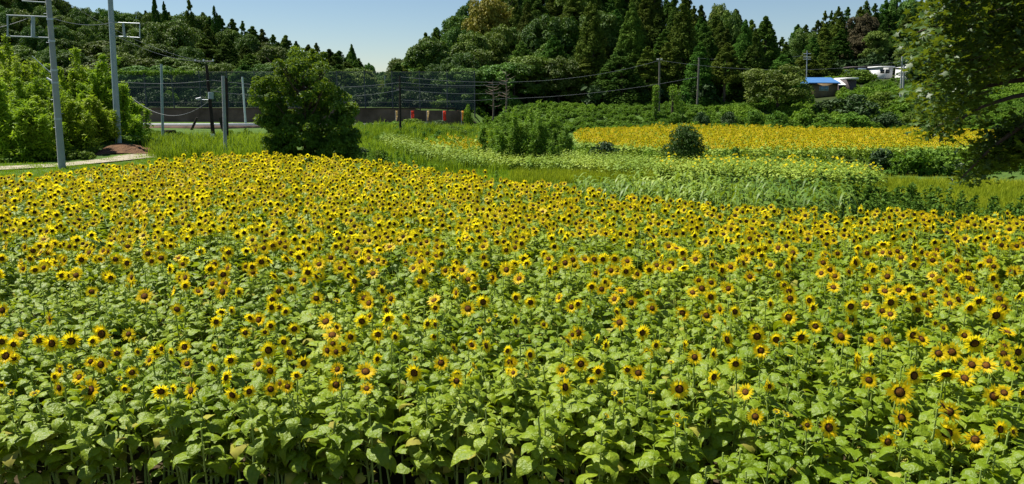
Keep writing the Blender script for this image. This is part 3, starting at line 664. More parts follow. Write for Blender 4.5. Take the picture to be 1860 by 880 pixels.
# ------------------------------------------------------------------ small shrubs, each its own
SHR = {}
for nm, mt in (('bush', 'bush'), ('dark', 'dark_bush'), ('kudzu', 'kudzu')):
    SHR[nm] = [bush_mesh for bush_mesh in (MB().addf(*bush_data(600+i, 70, 26, .20, 1.8, 2.4).data()).mesh('crown', M[mt], False) for i in range(4))]
shr_tk = trunk_mb(1.5, .05, 5, 6, .6, 5).mesh('trunk', M['bark'])
def shrub(u, ytop, ybase, wpx, Y, kind, label, name='shrub', group=None):
    P = W(u, ytop, Y=Y); X = float(P[0]); gz = Gs(X, Y); h = max(.5, float(P[2])-gz); w = wpx*Y/F
    root = obj(name, None, None, (X, Y, gz-.05), label=label, cat='shrub', group=group); root.rotation_euler = (0, 0, tr_.rand()*6.28)
    root.scale = (w/2.5, w/2.5, h/1.75)
    obj('trunk', shr_tk, root); obj('crown', SHR[kind][tr_.randint(4)], root)
SH = [
 (1096, 250, 0, 66, 58, 'dark', 'low dark shrub below the near corner of the far yellow field'),
 (1180, 264, 0, 46, 55, 'kudzu', 'small bright shrub left of the round dark shrub by the far field'),
 (1330, 258, 0, 38, 54, 'bush', 'small upright shrub right of the round dark shrub by the far field'),
 (1305, 268, 0, 26, 54, 'kudzu', 'tiny pale shrub between two shrubs below the far yellow field'),
 (1405, 272, 0, 52, 53, 'bush', 'flat green shrub on the bank below the middle of the far field'),
 (1455, 275, 0, 46, 52, 'kudzu', 'light green shrub low on the bank below the far field'),
 (1540, 268, 0, 76, 52, 'bush', 'spreading green shrub below the far yellow field, left of the dark one'),
 (1608, 262, 0, 66, 52, 'dark', 'dark shrub on the bank beside the rice paddy'),
 (1655, 260, 0, 80, 51, 'kudzu', 'bright bushy shrub just right of the dark shrub by the paddy'),
 (1715, 262, 0, 96, 51, 'bush', 'wide green shrub on the bank behind the hanging branch tip'),
 (1790, 268, 0, 80, 53, 'kudzu', 'pale wide shrub on the bank near the end of the branch'),
 (1850, 262, 0, 70, 54, 'bush', 'green shrub on the bank at the right edge of the view'),
 (1276, 198, 0, 34, 93, 'dark', 'small round dark shrub above the middle of the far yellow field'),
 (1324, 198, 0, 36, 93, 'dark', 'second small dark shrub above the far yellow field'),
 (1225, 200, 0, 30, 94, 'bush', 'little green shrub by the ivy-covered stumps'),
 (1372, 196, 0, 40, 94, 'bush', 'green shrub under the stout cedar above the far field'),
 (1412, 198, 0, 46, 93, 'bush', 'low shrub under the wide dark round tree'),
 (1460, 190, 0, 56, 94, 'kudzu', 'bright shrub below the blue-roofed house'),
 (1500, 176, 0, 60, 100, 'dark', 'spreading dark shrub in front of the blue-roofed house'),
 (1556, 163, 0, 90, 98, 'dark', 'big spreading dark shrub on the slope right of the blue-roofed house'),
 (1570, 150, 0, 60, 108, 'kudzu', 'light green shrub below the white building'),
 (1548, 121, 0, 46, 143, 'bush', 'dark bush at the left end of the blue-grey building'),
 (1562, 122, 0, 60, 141, 'bush', 'dense bush hiding the blue-grey building'),
 (1580, 128, 0, 30, 141, 'kudzu', 'small bush at the left corner of the white building'),
 (1605, 160, 0, 70, 103, 'bush', 'rounded shrub under the twin poles on the right slope'),
 (1650, 175, 0, 70, 100, 'kudzu', 'bright shrub behind the overhanging leaves on the right slope'),
 (1490, 200, 0, 50, 94, 'bush', 'low green shrub at the back edge of the far yellow field'),
 (1550, 200, 0, 60, 93, 'bush', 'wide low shrub at the back edge of the far field beneath the dark one'),
 (1615, 200, 0, 60, 93, 'dark', 'dark low shrub behind the right part of the far field'),
 (1665, 196, 0, 56, 93, 'bush', 'green shrub behind the far field beside the hanging leaves'),
 (752, 212, 0, 60, 84, 'bush', 'round green shrub at the foot of the dark thin pole'),
 (790, 214, 0, 44, 84, 'dark', 'small dark shrub in front of the red banners'),
 (716, 218, 0, 40, 82, 'bush', 'low shrub beside the cream banner'),
 (765, 232, 0, 70, 74, 'dark', 'dark patchy shrub in the weedy meadow'),
 (820, 226, 0, 60, 78, 'bush', 'green shrub in the weedy meadow behind the small yellow patch'),
 (850, 184, 0, 22, 98, 'kudzu', 'bright tuft of creeper at the end of the retaining wall'),
 (722, 246, 0, 50, 68, 'bush', 'low green shrub in the meadow right of the big lone tree'),
 (656, 262, 0, 34, 50, 'dark', 'small dark shrub at the right foot of the big lone tree'),
 (690, 266, 0, 36, 48, 'bush', 'small green shrub on the grass right of the big lone tree'),
 (25, 275, 0, 90, 44, 'kudzu', 'rounded heap of bright creeper beside the path near the first pole'),
 (215, 240, 0, 70, 51.5, 'kudzu', 'bright weedy shrub at the foot of the blue-grey pole'),
 (262, 245, 0, 64, 54, 'kudzu', 'bright shrub above the bare red earth bank'),
 (300, 254, 0, 50, 55, 'kudzu', 'pale grassy shrub at the end of the red earth bank'),
 (165, 250, 0, 60, 50, 'bush', 'green shrub at the top of the red earth bank'),
 (70, 262, 0, 60, 46, 'bush', 'dark green shrub left of the first grey pole'),
]
for s_ in SH: shrub(*s_)
# hedge of shrubs on top of the retaining wall
for i, u_ in enumerate(np.arange(228, 870, 27)):
    shrub(u_+tr_.uniform(-5, 5), tr_.uniform(158, 176), 0, tr_.uniform(34, 48), 104+tr_.uniform(0, 3), 'dark' if i % 3 else 'bush', f"shrub behind the net above the retaining wall, {ORD[i]} from the left", 'shrub', 'hedge shrubs above the retaining wall')
# round dark shrub, and the two big thickets, and the lone tree in finer leaves
def fine_tree(name, cat, u, Y, ytop, wpx, mat_, label, C, rad, per, size, H0, W0, seed, tk, aspect=.5, ang=0):
    P = W(u, ytop, Y=Y); X = float(P[0]); gz = Gs(X, Y); h = float(P[2])-gz; w = wpx*Y/F
    root = obj(name, None, None, (X, Y, gz-.05), label=label, cat=cat); r = np.random.RandomState(seed)
    C = np.array(C)*[w/W0, w/W0, h/H0]; b = clumps(MB(), C, np.array(rad)*w/W0, per, size, .8, .7, r, -.6, aspect)
    part('trunk', tk(h), M['bark'], root); part('crown', b, mat_, root, False); return root
def ball(n, r0, zc, seed, flat=1., low=.15):
    r = np.random.RandomState(seed); C = []
    for i in range(n):
        d = nrm(r.randn(3)); q = r.rand()**.4; C.append([d[0]*q*r0, d[1]*q*r0, max(low, zc+d[2]*q*r0*flat)])
    return C
C_ = ball(80, .98, 1.12, 9, 1.0); fine_tree('round_shrub', 'shrub', 1241, 54, 230, 84, M['round_bush'], 'round dark green shrub standing alone before the far yellow sunflowers', C_, [.32]*80, 110, .16, 2.15, 2.3, 4, lambda h: trunk_mb(h, .07, 3, 6, .6))
# the lone tree: lobes read from its outline (x and z across a 5.9 m tall, 5.6 m wide crown)
LOB = [(-1.7, 1.7, .7), (-.7, 1.7, .8), (.5, 1.7, .85), (2.0, 2.1, .75), (-2.0, 2.5, .5), (-1.8, .9, .6), (0, 3.0, 1.0), (-.5, 4.9, .75), (.35, 5.1, .7), (-1.3, 4.3, .75), (-2.1, 4.0, .5), (-1.9, 3.2, .65), (-1.0, 3.3, .9), (0, 3.9, 1.1), (1.0, 4.2, .85), (1.7, 3.4, .8), (2.2, 2.6, .7), (1.2, 2.7, 1.0), (0, 2.4, 1.1), (-1.2, 2.2, .85), (2.3, 1.6, .6), (1.6, 1.2, .8), (.4, 1.0, .9), (-.7, 1.0, .75), (-1.5, 1.1, .55), (-1.2, .5, .55), (2.3, .7, .5), (1.0, .45, .7), (0, .4, .7), (1.9, .4, .5)]
r_ = np.random.RandomState(12); C_ = []; ra_ = []
for (lx, lz, lr) in LOB:
    for i in range(9):
        d = nrm(r_.randn(3)); q = r_.uniform(.35, .85)*lr; yy = r_.uniform(-1, 1)*math.sqrt(max(.2, 2.2**2-(lx*.8)**2))*.75
        C_.append([lx+d[0]*q, yy+d[1]*q*.8, max(.15, lz+d[2]*q)]); ra_.append(r_.uniform(.28, .52))
for i in range(70):
    lx, lz, lr = LOB[r_.randint(len(LOB))]; d = nrm(r_.randn(3)); d[1] *= .3; q = lr*r_.uniform(.95, 1.3)+.1
    C_.append([lx+d[0]*q, d[1]*2, max(.2, lz+d[2]*q)]); ra_.append(r_.uniform(.12, .22))
fine_tree('broadleaf_tree', 'tree', 550, 42, 88, 176, M['mid_tree'], 'big lone leafy tree at the back edge of the sunflower field', C_, ra_, 190, .17, 5.75, 5.5, 8, lambda h: trunk_mb(h, .2, 9, 14, 2.0), .5)

# bamboo
def bamboo(u, ytop, wpx, Y, label, seed, n=14, mt='bamboo', size=.34, name='bamboo'):
    r = np.random.RandomState(seed); P = W(u, ytop, Y=Y); X = float(P[0]); gz = Gs(X, Y); h = float(P[2])-gz; w = wpx*Y/F
    root = obj(name, None, None, (X, Y, gz-.1), label=label, cat='bamboo', group='bamboo and tall thicket'); cu = MB(); lf = MB(); Ps = []; Ns = []
    for i in range(n):
        a = r.rand()*6.28; q = r.rand()**.5*w*.38; x0, y0 = math.cos(a)*q, math.sin(a)*q*.8
        hh = h*(1 if i == 0 else r.uniform(.6, .97)*(1-.35*(q/(w*.4))**2)); 
        if i == 0: x0 = y0 = 0
        ba = r.rand()*6.28; bend = hh*r.uniform(.04, .16); t = np.linspace(0, 1, 9)
        pts_ = np.stack([x0+math.cos(ba)*bend*t**2.5, y0+math.sin(ba)*bend*t**2.5, hh*(t-.03*t**3)], -1); cu.tube(pts_, np.linspace(.035, .008, 9), 4, 0, False)
        k = int(34*hh/6)+6
        for j in range(k):
            f = r.uniform(.12, 1.0); pc = np.array([np.interp(f, t, pts_[:, c]) for c in range(3)]); rad_ = w*.21*(1.1-f)**.85*r.uniform(.4, 1.2); aa = r.rand()*6.28
            dr = np.array([math.cos(aa), math.sin(aa), .15]); m_ = 16; tt = r.rand(m_)
            pp = pc+dr*rad_*tt[:, None]+np.stack([np.zeros(m_), np.zeros(m_), -.35*rad_*tt**2], -1)+r.randn(m_, 3)*.10
            Ps.append(pp); Ns.append(nrm(np.array([0, 0, 1.])+r.randn(m_, 3)*.6))
    Pa = np.concatenate(Ps); Na = np.concatenate(Ns); rhombi(Pa, Na, size*1.15, .2, r, 0, lf)
    part('culm', cu, M['weed'], root); part('foliage', lf, M[mt], root, False)
BB = [(20, 58, 120, 56, 'tall bamboo thicket at the left edge of the view'), (60, 105, 120, 50, 'bamboo clump just left of the first grey pole'),
      (135, 78, 90, 55, 'bamboo with the highest feathery tip between the two big poles'), (165, 105, 80, 53, 'full bamboo clump between the two big poles'),
      (188, 92, 60, 54, 'slender bamboo tip beside the blue-grey pole'), (-10, 130, 130, 45, 'shaded bamboo clump at the left edge beside the path'),
      (105, 150, 110, 47, 'low bamboo clump behind the first grey pole'), (172, 170, 90, 50, 'low dense clump right behind the red bank'),
      (232, 145, 56, 62, 'thin bamboo clump right of the blue-grey pole'), (225, 190, 70, 56, 'short green clump at the right foot of the blue-grey pole'), (50, 175, 120, 44.5, 'dense leafy clump above the rounded creeper heap'),
      (-70, 70, 120, 52, 'bamboo thicket just past the left edge of the view')]
for i, (u_, yt, w_, Y_, lb) in enumerate(BB): bamboo(u_, yt, w_*1.15, Y_, lb, 900+i, 20)
CB = [(968, 185, 70, 60, 'tallest leafy clump of the thicket left of the far yellow field'), (905, 200, 80, 62, 'left clump of the leafy thicket beside the far yellow field'), (1010, 205, 70, 62, 'right clump of the leafy thicket beside the far yellow field'), (935, 198, 80, 58, 'front clump of the leafy thicket before the hill'), (985, 215, 90, 57, 'low front clump of the leafy thicket')]
for i, (u_, yt, w_, Y_, lb) in enumerate(CB): bamboo(u_, yt-6, w_*1.1, Y_, lb, 950+i, 16, 'kudzu', .26)

# ------------------------------------------------------------------ grasses and crops (masses)
def tuft_data(seed, n=9, h=.5, w=.03, spread=.18, lean=.35, seg=2):
    r = np.random.RandomState(seed); b = MB()
    for i in range(n):
        a = r.rand()*6.28; x0, y0 = r.randn(2)*spread*.5; hh = h*r.uniform(.6, 1.1); ln = lean*r.uniform(.3, 1.3)*hh; fa = r.rand()*6.28
        s_ = np.array([math.cos(fa), math.sin(fa), 0])*w*.5; d = np.array([math.cos(a), math.sin(a), 0])
        p0 = np.array([x0, y0, 0]); p1 = p0+d*ln*.35+[0, 0, hh*.6]; p2 = p0+d*ln+[0, 0, hh*(1-.25*ln/hh)]
        b.add([p0-s_, p0+s_, p1+s_*.8, p1-s_*.8, p2], [[0, 1, 2, 3]]); b.add([p1-s_*.8, p1+s_*.8, p2], [[0, 1, 2]])
    return b.data()
def crop(name, poly, dens, datas, mats_, label, z=0, scl=1., seed=2, pix=True, zplane=0.0, rows=None, smooth=True, hvar=.2, tilt=0):
    """poly in photo pixels on the plane zplane"""
    r = np.random.RandomState(seed)
    if pix: poly = [tuple(W(a, b_, z=zplane)[:2]) for a, b_ in poly]
    P = np.array(poly); x0, y0 = P.min(0); x1, y1 = P.max(0); n = int((x1-x0)*(y1-y0)*dens)
    q = np.stack([r.uniform(x0, x1, n), r.uniform(y0, y1, n)], -1)
    if rows: q[:, 1] = np.round(q[:, 1]/rows)*rows+r.randn(n)*rows*.12
    q = q[inpoly(q[:, 0], q[:, 1], poly)]
    if name != 'sunflower_crop': q = q[(q[:, 1] > yback(q[:, 0])+.15) | (q[:, 1] > 40)]
    b = MB(); g = r.randint(0, len(datas), len(q)); Z = G(q[:, 0], q[:, 1])
    hv = .75+.5*vnoise(q[:, 0]*.35, q[:, 1]*.35+7)
    for k in range(len(datas)):
        s_ = g == k
        if not s_.any(): continue
        sc = scl*(1+hvar*(r.rand(s_.sum())*2-1))*(hv[s_] if hvar > .25 else 1); R = rotz(r.rand(s_.sum())*6.28)*sc[:, None, None]
        b.inst(datas[k], R, np.column_stack([q[s_], Z[s_]]))
    return obj(name, b.mesh(name, mats_, smooth), kind='stuff', label=label)
TG = [tuft_data(i, 12, .32, .035, .35, .5) for i in range(4)]
TR = [tuft_data(10+i, 20, 1.3, .045, .6, .45) for i in range(4)]
TRI = [tuft_data(20+i, 14, .65, .03, .25, .3) for i in range(4)]
crop('grass', [(-200, 335), (-200, 300), (120, 300), (330, 278), (480, 262), (520, 285), (420, 285), (300, 300), (120, 325)], 16, TG, M['grass'], 'short green grass along the path and field edge', zplane=.25, hvar=.4, scl=.45)
crop('grass', [(330, 282), (330, 268), (520, 262), (1000, 262), (1050, 275), (1200, 300), (930, 318), (800, 300), (640, 284)], 16, TG, M['grass'], 'smooth bright grass between the big field and the meadow', zplane=-.6, hvar=.4, seed=4, scl=.6)
crop('reeds', [(265, 262), (258, 236), (500, 236), (520, 266)], 4, TR, M['reed'], 'tall bright reeds below the guardrail', zplane=1.2, hvar=.7, seed=5, scl=.62)
mass('ground_creeper', wpts(90, 262, 520, 52, 72, 46), .42, M['bush'], 'low weedy bushes among the reeds', seed=11)
crop('meadow_grass', [(620, 262), (620, 224), (900, 222), (960, 245), (900, 266)], 2.2, TR, M['reed'], 'rough weedy meadow right of the lone tree', zplane=.8, hvar=.5, seed=6, scl=.6)
crop('meadow_grass', [(1040, 262), (1200, 268), (1400, 268), (1600, 272), (1900, 262), (1950, 300), (1700, 306), (1560, 292), (1300, 280), (1050, 276)], 3.2, TR, M['grass'], 'bright weeds on the bank below the far yellow field', zplane=-.8, hvar=.5, seed=7, scl=.42)
crop('rice', [(1540, 305), (1600, 312), (1900, 318), (2000, 330), (2000, 400), (1500, 400), (1450, 360)], 12, TRI, M['rice'], 'yellowish green rice paddy', zplane=-.5, seed=8)
crop('reeds', [(880, 322), (940, 316), (1060, 316), (1160, 330), (1160, 342), (900, 326)], 5, TR, M['reed'], 'green reeds between the big field and the maize', zplane=.2, hvar=.5, seed=35, scl=.75)
crop('rice', [(930, 305), (1230, 302), (1280, 312), (930, 322)], 12, TRI, M['rice'], 'thin strip of ripening rice behind the maize', zplane=-.7, seed=9)
# maize: stalk with long arching leaves
def corn_data(seed, h=2.0):
    r = np.random.RandomState(seed); b = MB(); b.tube([[0, 0, 0], [0, 0, h]], [.014, .008], 3, 0, False)
    for i in range(11):
        z0 = h*(.15+.8*i/10); a = (i % 2)*math.pi+r.randn()*.5; l = r.uniform(.55, .92); d = np.array([math.cos(a), math.sin(a), 0]); s_ = np.array([-math.sin(a), math.cos(a), 0])
        t = np.linspace(0, 1, 5); w = np.array([.034, .052, .047, .028, .003]); pp = np.array([0, 0, z0])+d*l*(.75*t)[:, None]+np.outer(l*(.75*t-1.15*t*t), [0, 0, 1])
        V = np.concatenate([pp+s_*w[:, None], pp-s_*w[:, None]]); b.add(V, [[j, j+1, j+6, j+5] for j in range(4)])
    return b.data()
CD = [corn_data(i) for i in range(5)]
crop('maize', [(1040, 318), (1130, 310), (1300, 309), (1500, 322), (1560, 336), (1500, 362), (1480, 372), (1300, 352), (1150, 338), (1040, 326)], 5.2, CD, M['corn'], 'stand of tall pale green maize behind the big sunflower field', zplane=.9, seed=11, rows=.5, hvar=.1)
def weed_data(seed, h=1.1):
    r = np.random.RandomState(seed); P = []; N = []
    for i in range(90):
        z_ = h*r.rand(); q = .22*(1.1-z_/h); P.append([r.randn()*q, r.randn()*q, z_]); N.append(r.randn(3)*.6+[0, 0, 1])
    b = MB(); rhombi(np.array(P), np.array(N), .17, .35, r, 0, b); return b.tube([[0, 0, 0], [0, 0, h]], [.01, .004], 3, 0, False).data()
WD = [weed_data(i, .9+.12*i) for i in range(5)]
crop('weeds', [(1440, 352), (1500, 338), (1600, 346), (1740, 362), (1900, 374), (2000, 400), (1700, 400), (1440, 392)], 7, WD, M['weed'], 'dark leafy weeds between the big field and the paddy', zplane=-.1, seed=12, hvar=.45)
crop('weeds', [(640, 285), (640, 276), (760, 290), (1000, 318), (1300, 352), (1500, 372), (1480, 385), (1100, 345), (800, 306)], 2.5, WD, M['kudzu'], 'weeds along the back edge of the big field', zplane=.2, seed=13, hvar=.45, scl=.7)
# sunflower crop not yet in flower
def young_data(seed, yel=False):
    b = foliage(1.3, 10, .2, seed, False, 0, 0, 1.35)
    if yel: V, fl = petals_mb(seed, 8, .03, .06, False, 1).data(); V = V@frame_n(np.array([[.1, -.8, .6]]))[0].T+[0, 0, 1.36]; b.addf(V, fl)
    return b.data()
YD = [young_data(i) for i in range(5)]+[young_data(9, True)]
crop('sunflower_crop', [(690, 263), (850, 267), (1000, 272), (1150, 280), (1200, 284), (1180, 300), (1100, 297), (1000, 290), (900, 285), (800, 280), (700, 272)], 12, YD[:5], [M['far_leaf'], M['petal']], 'band of green sunflower plants not yet in flower, left part', zplane=-.25, seed=14, scl=.74)
crop('sunflower_crop', [(1190, 283), (1330, 284), (1450, 288), (1560, 295), (1605, 305), (1612, 317), (1500, 313), (1400, 307), (1300, 303), (1190, 301)], 12, YD, [M['far_leaf'], M['petal']], 'band of green sunflower plants not yet in flower, right part', zplane=-.2, seed=15, scl=.82)
# far yellow field
def far_sf(seed):
    r = np.random.RandomState(seed); b = foliage(1.25, 5, .5, seed, False, 0, 0, 1.3); el = .3+r.rand()*.3
    R = frame_n(np.array([[r.randn()*.4, -math.cos(el), math.sin(el)]]))[0]
    for q, mm in ((petals_mb(seed, 10, .045, .075, False), 1), (disc_mb(.05, 6, 2), 2)):
        V, fl = q.data(); b.addf(V@R.T+[0, -.03, 1.34], [(f, mm) for f, _ in fl])
    return b.data()
FD = [far_sf(700+i) for i in range(6)]
def far_field(poly, label, dens, seed):
    r = np.random.RandomState(seed); pl = [tuple(W(a, b_, z=zz)[:2]) for a, b_, zz in poly]; P = np.array(pl); x0, y0 = P.min(0); x1, y1 = P.max(0); n = int((x1-x0)*(y1-y0)*dens)
    q = np.stack([r.uniform(x0, x1, n), r.uniform(y0, y1, n)], -1); q = q[inpoly(q[:, 0], q[:, 1], pl)]; b = MB(); g = r.randint(0, 6, len(q)); Z = G(q[:, 0], q[:, 1])
    for k in range(6):
        s_ = g == k; R = rotz(r.randn(s_.sum())*.45)*(.85+.3*r.rand(s_.sum()))[:, None, None]; b.inst(FD[k], R, np.column_stack([q[s_], Z[s_]]))
    obj('distant_sunflowers', b.mesh('distant_sunflowers', [M['far_leaf'], M['petal'], M['disc']]), kind='stuff', label=label)
far_field([(1040, 240, .35), (1060, 230, .5), (1200, 226, .5), (1700, 229, .5), (1960, 236, .5), (1960, 250, .3), (1700, 268, .0), (1300, 270, .0), (1110, 262, .2), (1050, 252, .2)], 'far field glowing yellow with flowering sunflowers below the hill', 7.5, 31)
far_field([(770, 255, .5), (800, 246, .6), (880, 246, .6), (890, 258, .5), (830, 262, .4)], 'small patch of flowering sunflowers in the meadow', 3.0, 32)
mass('ground_creeper', wpts(1800, 865, 2050, 88, 107, 41), .55, M['kudzu'], 'bright creeper covering the bank behind the far yellow field', seed=6)
mass('ground_creeper', wpts(1000, 1420, 2050, 106, 150, 42, lambda u, Y: ~((u > 1470) & (u < 1530) & (Y < 134)) & ~((u > 1540) & (u < 1690) & (Y > 128))), .95, M['kudzu'], 'bright green bushes and creeper covering the right slope', seed=7)
mass('ground_creeper', wpts(130, 1380, 1960, 50, 56, 49, lambda u, Y: (u > 1620) | (Y > 53)), .45, M['bush'], 'green bushes on the low bank behind the paddy', seed=14)
mass('ground_creeper', wpts(150, 1535, 1700, 129, 142, 48), .5, M['bush'], 'bushes on the slope in front of the white building', seed=13)
mass('ground_creeper', wpts(260, 1090, 1960, 54, 62, 43), .42, M['kudzu'], 'low bright bushes under the far yellow field', seed=8)
mass('ground_creeper', wpts(220, 640, 1040, 66, 90, 44), .45, M['bush'], 'patchy low bushes in the weedy meadow', seed=9)
mass('ground_creeper', wpts(150, -120, 155, 44.5, 52, 45), .40, M['bush'], 'weedy undergrowth beneath the bamboo', seed=10)
# weeds and grass in the near gaps of the field
gw = MB(); r = np.random.RandomState(8)
TN = [tuft_data(50+i, 16, .8, .012, .2, .6) for i in range(3)]; WN = [weed_data(60+i, .9) for i in range(3)]
for (cx, cy, n, rx, ry) in ((2.75, 5.6, 70, .75, .7), (-4.4, 9.6, 25, 1.4, .8)):
    q = np.stack([cx+r.uniform(-rx, rx, n), cy+r.uniform(-ry, ry, n)], -1)
    for k in range(3): s_ = np.arange(n) % 3 == k; gw.inst(TN[k], rotz(r.rand(s_.sum())*6.28)*(.9+.4*r.rand(s_.sum()))[:, None, None], np.column_stack([q[s_], np.zeros(s_.sum())]))
obj('grass', gw.mesh('grass', M['weed']), kind='stuff', label='long wild grass in the gaps of the sunflower field')

# ------------------------------------------------------------------ poles, wires, wall, net, banners
def pole(name, u, ybase, ytop, Y, r0, r1, mt, label, lean=0, cat='pole', base_z=None, Y2=None):
    B = W(u, ybase, Y=Y); T = W(u+lean, ytop, Y=Y2 or Y); gz = Gs(B[0], Y); B = np.array([B[0], Y, gz-.1]); t = np.linspace(0, 1, 5)[:, None]
    root = obj(name, None, None, B, label=label, cat=cat)
    part('shaft', MB().tube((T-B)*t, np.linspace(r0, r1, 5), 12), M[mt], root); return root, B, T
def arm(root, B, a, b, r_=.03, mt='steel', name='crossarm'):
    part(name, MB().tube([np.array(a)-B, np.array(b)-B], [r_, r_], 6), M[mt], root)
# first pole with its box-shaped outrigger bracket
root, B, T = pole('utility_pole', 112, 300, -60, 40, .185, .11, 'concrete_pole', 'big grey concrete pole beside the path with bracket frames', -29)
def on(x, y, Y=40.): return W(x, y, Y=Y)
for a, b in (((12, 28), (88, 31)), ((12, 66), (90, 69)), ((14, 28), (14, 66))): arm(root, B, on(*a), on(*b), .035, 'blue_pole', 'bracket_arm')
arm(root, B, on(60, 30), on(60, 68), .09, 'blue_pole', 'bracket_post'); arm(root, B, on(40, 2), on(86, 5), .03, 'blue_pole', 'bracket_arm'); arm(root, B, on(58, 102), on(97, 137), .02, 'steel', 'stay_rod'); arm(root, B, on(85, 142), on(95, 148), .05, 'insulator', 'insulator')
for yy in (29, 67, 118, 140, 205): f_ = 1-(yy+60)/360; cpt = B+(T-B)*f_; part('band', MB().tube([cpt-B-[0, 0, .05], cpt-B+[0, 0, .05]], [.125+.06*(1-f_)+.012]*2, 12), M['steel'], root)
for k_ in range(9):
    f_ = .22+.07*k_; cpt = B+(T-B)*f_; sg = 1 if k_ % 2 else -1; part('step_bolt', MB().tube([cpt-B, cpt-B+[.30*sg, 0, 0]], [.012, .012], 5), M['steel'], root)
root, B, T = pole('utility_pole', 213, 240, -40, 50, .20, .15, 'blue_pole', 'blue-grey steel pole rising from the bamboo with a bracket frame', -15)
def on2(x, y): return W(x, y, Y=50.)
for a, b in (((205, 41), (254, 43)), ((208, 66), (256, 69)), ((254, 43), (254, 69))): arm(root, B, on2(*a), on2(*b), .03, 'steel', 'bracket_arm')
arm(root, B, on2(224, 42), on2(226, 68), .07, 'blue_pole', 'bracket_post')
pole('thin_pole', 295, 253, 117, 60, .11, .09, 'blue_pole', 'slender grey pole in the reeds below the guardrail', -2)
root, B, T = pole('wooden_utility_pole', 389, 262, 118, 55, .15, .10, 'wood_pole', 'leaning dark wooden utility pole with a crossarm and transformer', -14)
def on3(x, y, Y=55.): return W(x, y, Y=Y)
arm(root, B, on3(355, 112), on3(388, 112), .04, 'dark_steel'); 
for xx in (355, 370, 387): arm(root, B, on3(xx, 112), on3(xx, 108), .05, 'insulator', 'insulator')
arm(root, B, on3(383, 180, 54.8), on3(383, 168, 54.8), .19, 'blue_pole', 'transformer'); arm(root, B, on3(356, 181), on3(380, 182), .03, 'steel', 'lamp_arm'); arm(root, B, on3(356, 180), on3(365, 178), .05, 'insulator', 'lamp_head')
part('reflective_band', MB().tube([on3(386.8, 250)-B, on3(386.2, 243)-B], [.175, .17], 12), M['insulator'], root)
root, B, T = pole('utility_pole', 409, 270, 138, 50, .12, .10, 'concrete_pole', 'weathered grey post, front one of the pair beside the wooden pole', -4)
pole('utility_pole', 412, 268, 142, 53, .12, .10, 'wood_pole', 'darker post just behind the weathered grey one', -1)
pole('thin_pole', 446, 222, 140, 88, .12, .10, 'white_paint', 'pale leaning pole behind the guardrail', -6)
root, B, T = pole('utility_pole', 727, 235, 138, 72, .12, .08, 'wood_pole', 'thin dark pole in the meadow in front of the banners', -1)
arm(root, B, W(720, 163, Y=72.), W(730, 163, Y=72.), .05, 'dark_steel')
root, B, T = pole('utility_pole', 1198, 190, 106, 98, .14, .10, 'grey_wood', 'grey pole with a crossarm at the foot of the central hill')
arm(root, B, W(1193, 108, Y=98.), W(1203, 108, Y=98.), .06, 'white_paint')
pole('utility_pole', 1267, 180, 105, 104, .14, .12, 'grey_wood', 'plain grey pole at the edge of the cedar grove', 3)
root, B, T = pole('utility_pole', 1637, 170, 102, 110, .15, .11, 'concrete_pole', 'taller of the twin grey poles right of the white building', 2)
for y_ in (112, 118): arm(root, B, W(1631, y_, Y=110.), W(1645, y_, Y=110.), .06, 'dark_steel')
pole('utility_pole', 1642, 165, 118, 112, .14, .11, 'concrete_pole', 'shorter of the twin grey poles right of the white building')
root, B, T = pole('antenna_mast', 1466, 150, 92, 135, .10, .06, 'steel', 'thin antenna mast with crossbars above the round dark tree')
for y_ in (98, 104, 108): arm(root, B, W(1459, y_, Y=135.), W(1473, y_, Y=135.), .05, 'steel')
pole('leaning_post', 407, 237, 214, 80, .22, .20, 'wood_pole', 'short leaning dark post near the guardrail', -7, 'post')
pole('leaning_post', 346, 227, 214, 82, .14, .12, 'wood_pole', 'short dark stake slanting before the retaining wall', 12, 'post')
# bare stump in the grass
b = MB(); B0 = W(476, 280, Y=47.); B0[2] = Gs(B0[0], 47)
for k_ in range(8): a = k_*.8; b.tube([[0, 0, 0], [.1*math.cos(a), .1*math.sin(a), .35], [.35*math.cos(a), .35*math.sin(a), .5+.07*(k_ % 3)]], [.06, .04, .01], 4, 0, False)
root = obj('dead_stump', None, None, B0, label='small dead brown stump in the grass left of the lone tree', cat='stump'); part('wood', b, M['bark'], root)
# two dead grey trees and two ivy-covered stumps
for i, (u_, yt, lb) in enumerate(((895, 145, 'left bare grey dead tree at the foot of the central hill'), (919, 128, 'right taller bare grey dead tree at the foot of the central hill'))):
    Y_ = 101.; P = W(u_, yt, Y=Y_); gz = Gs(P[0], Y_); h = P[2]-gz; root = obj('dead_tree', None, None, (P[0], Y_, gz), label=lb, cat='tree'); b = MB(); r = np.random.RandomState(i)
    b.tube([[0, 0, 0], [.1, 0, h*.5], [0, 0, h]], [.16, .1, .03], 6)
    br = MB()
    for k_ in range(16): z_ = h*r.uniform(.35, .95); a = r.rand()*6.28; l = 1.4*r.uniform(.5, 1); br.tube([[0.05, 0, z_], [math.cos(a)*l*.6, math.sin(a)*l*.6, z_+.1*l], [math.cos(a)*l, math.sin(a)*l, z_+.35*l]], [.05, .03, .01], 4, 0, False)
    part('trunk', b, M['pale_bark'], root); part('branches', br, M['pale_bark'], root)
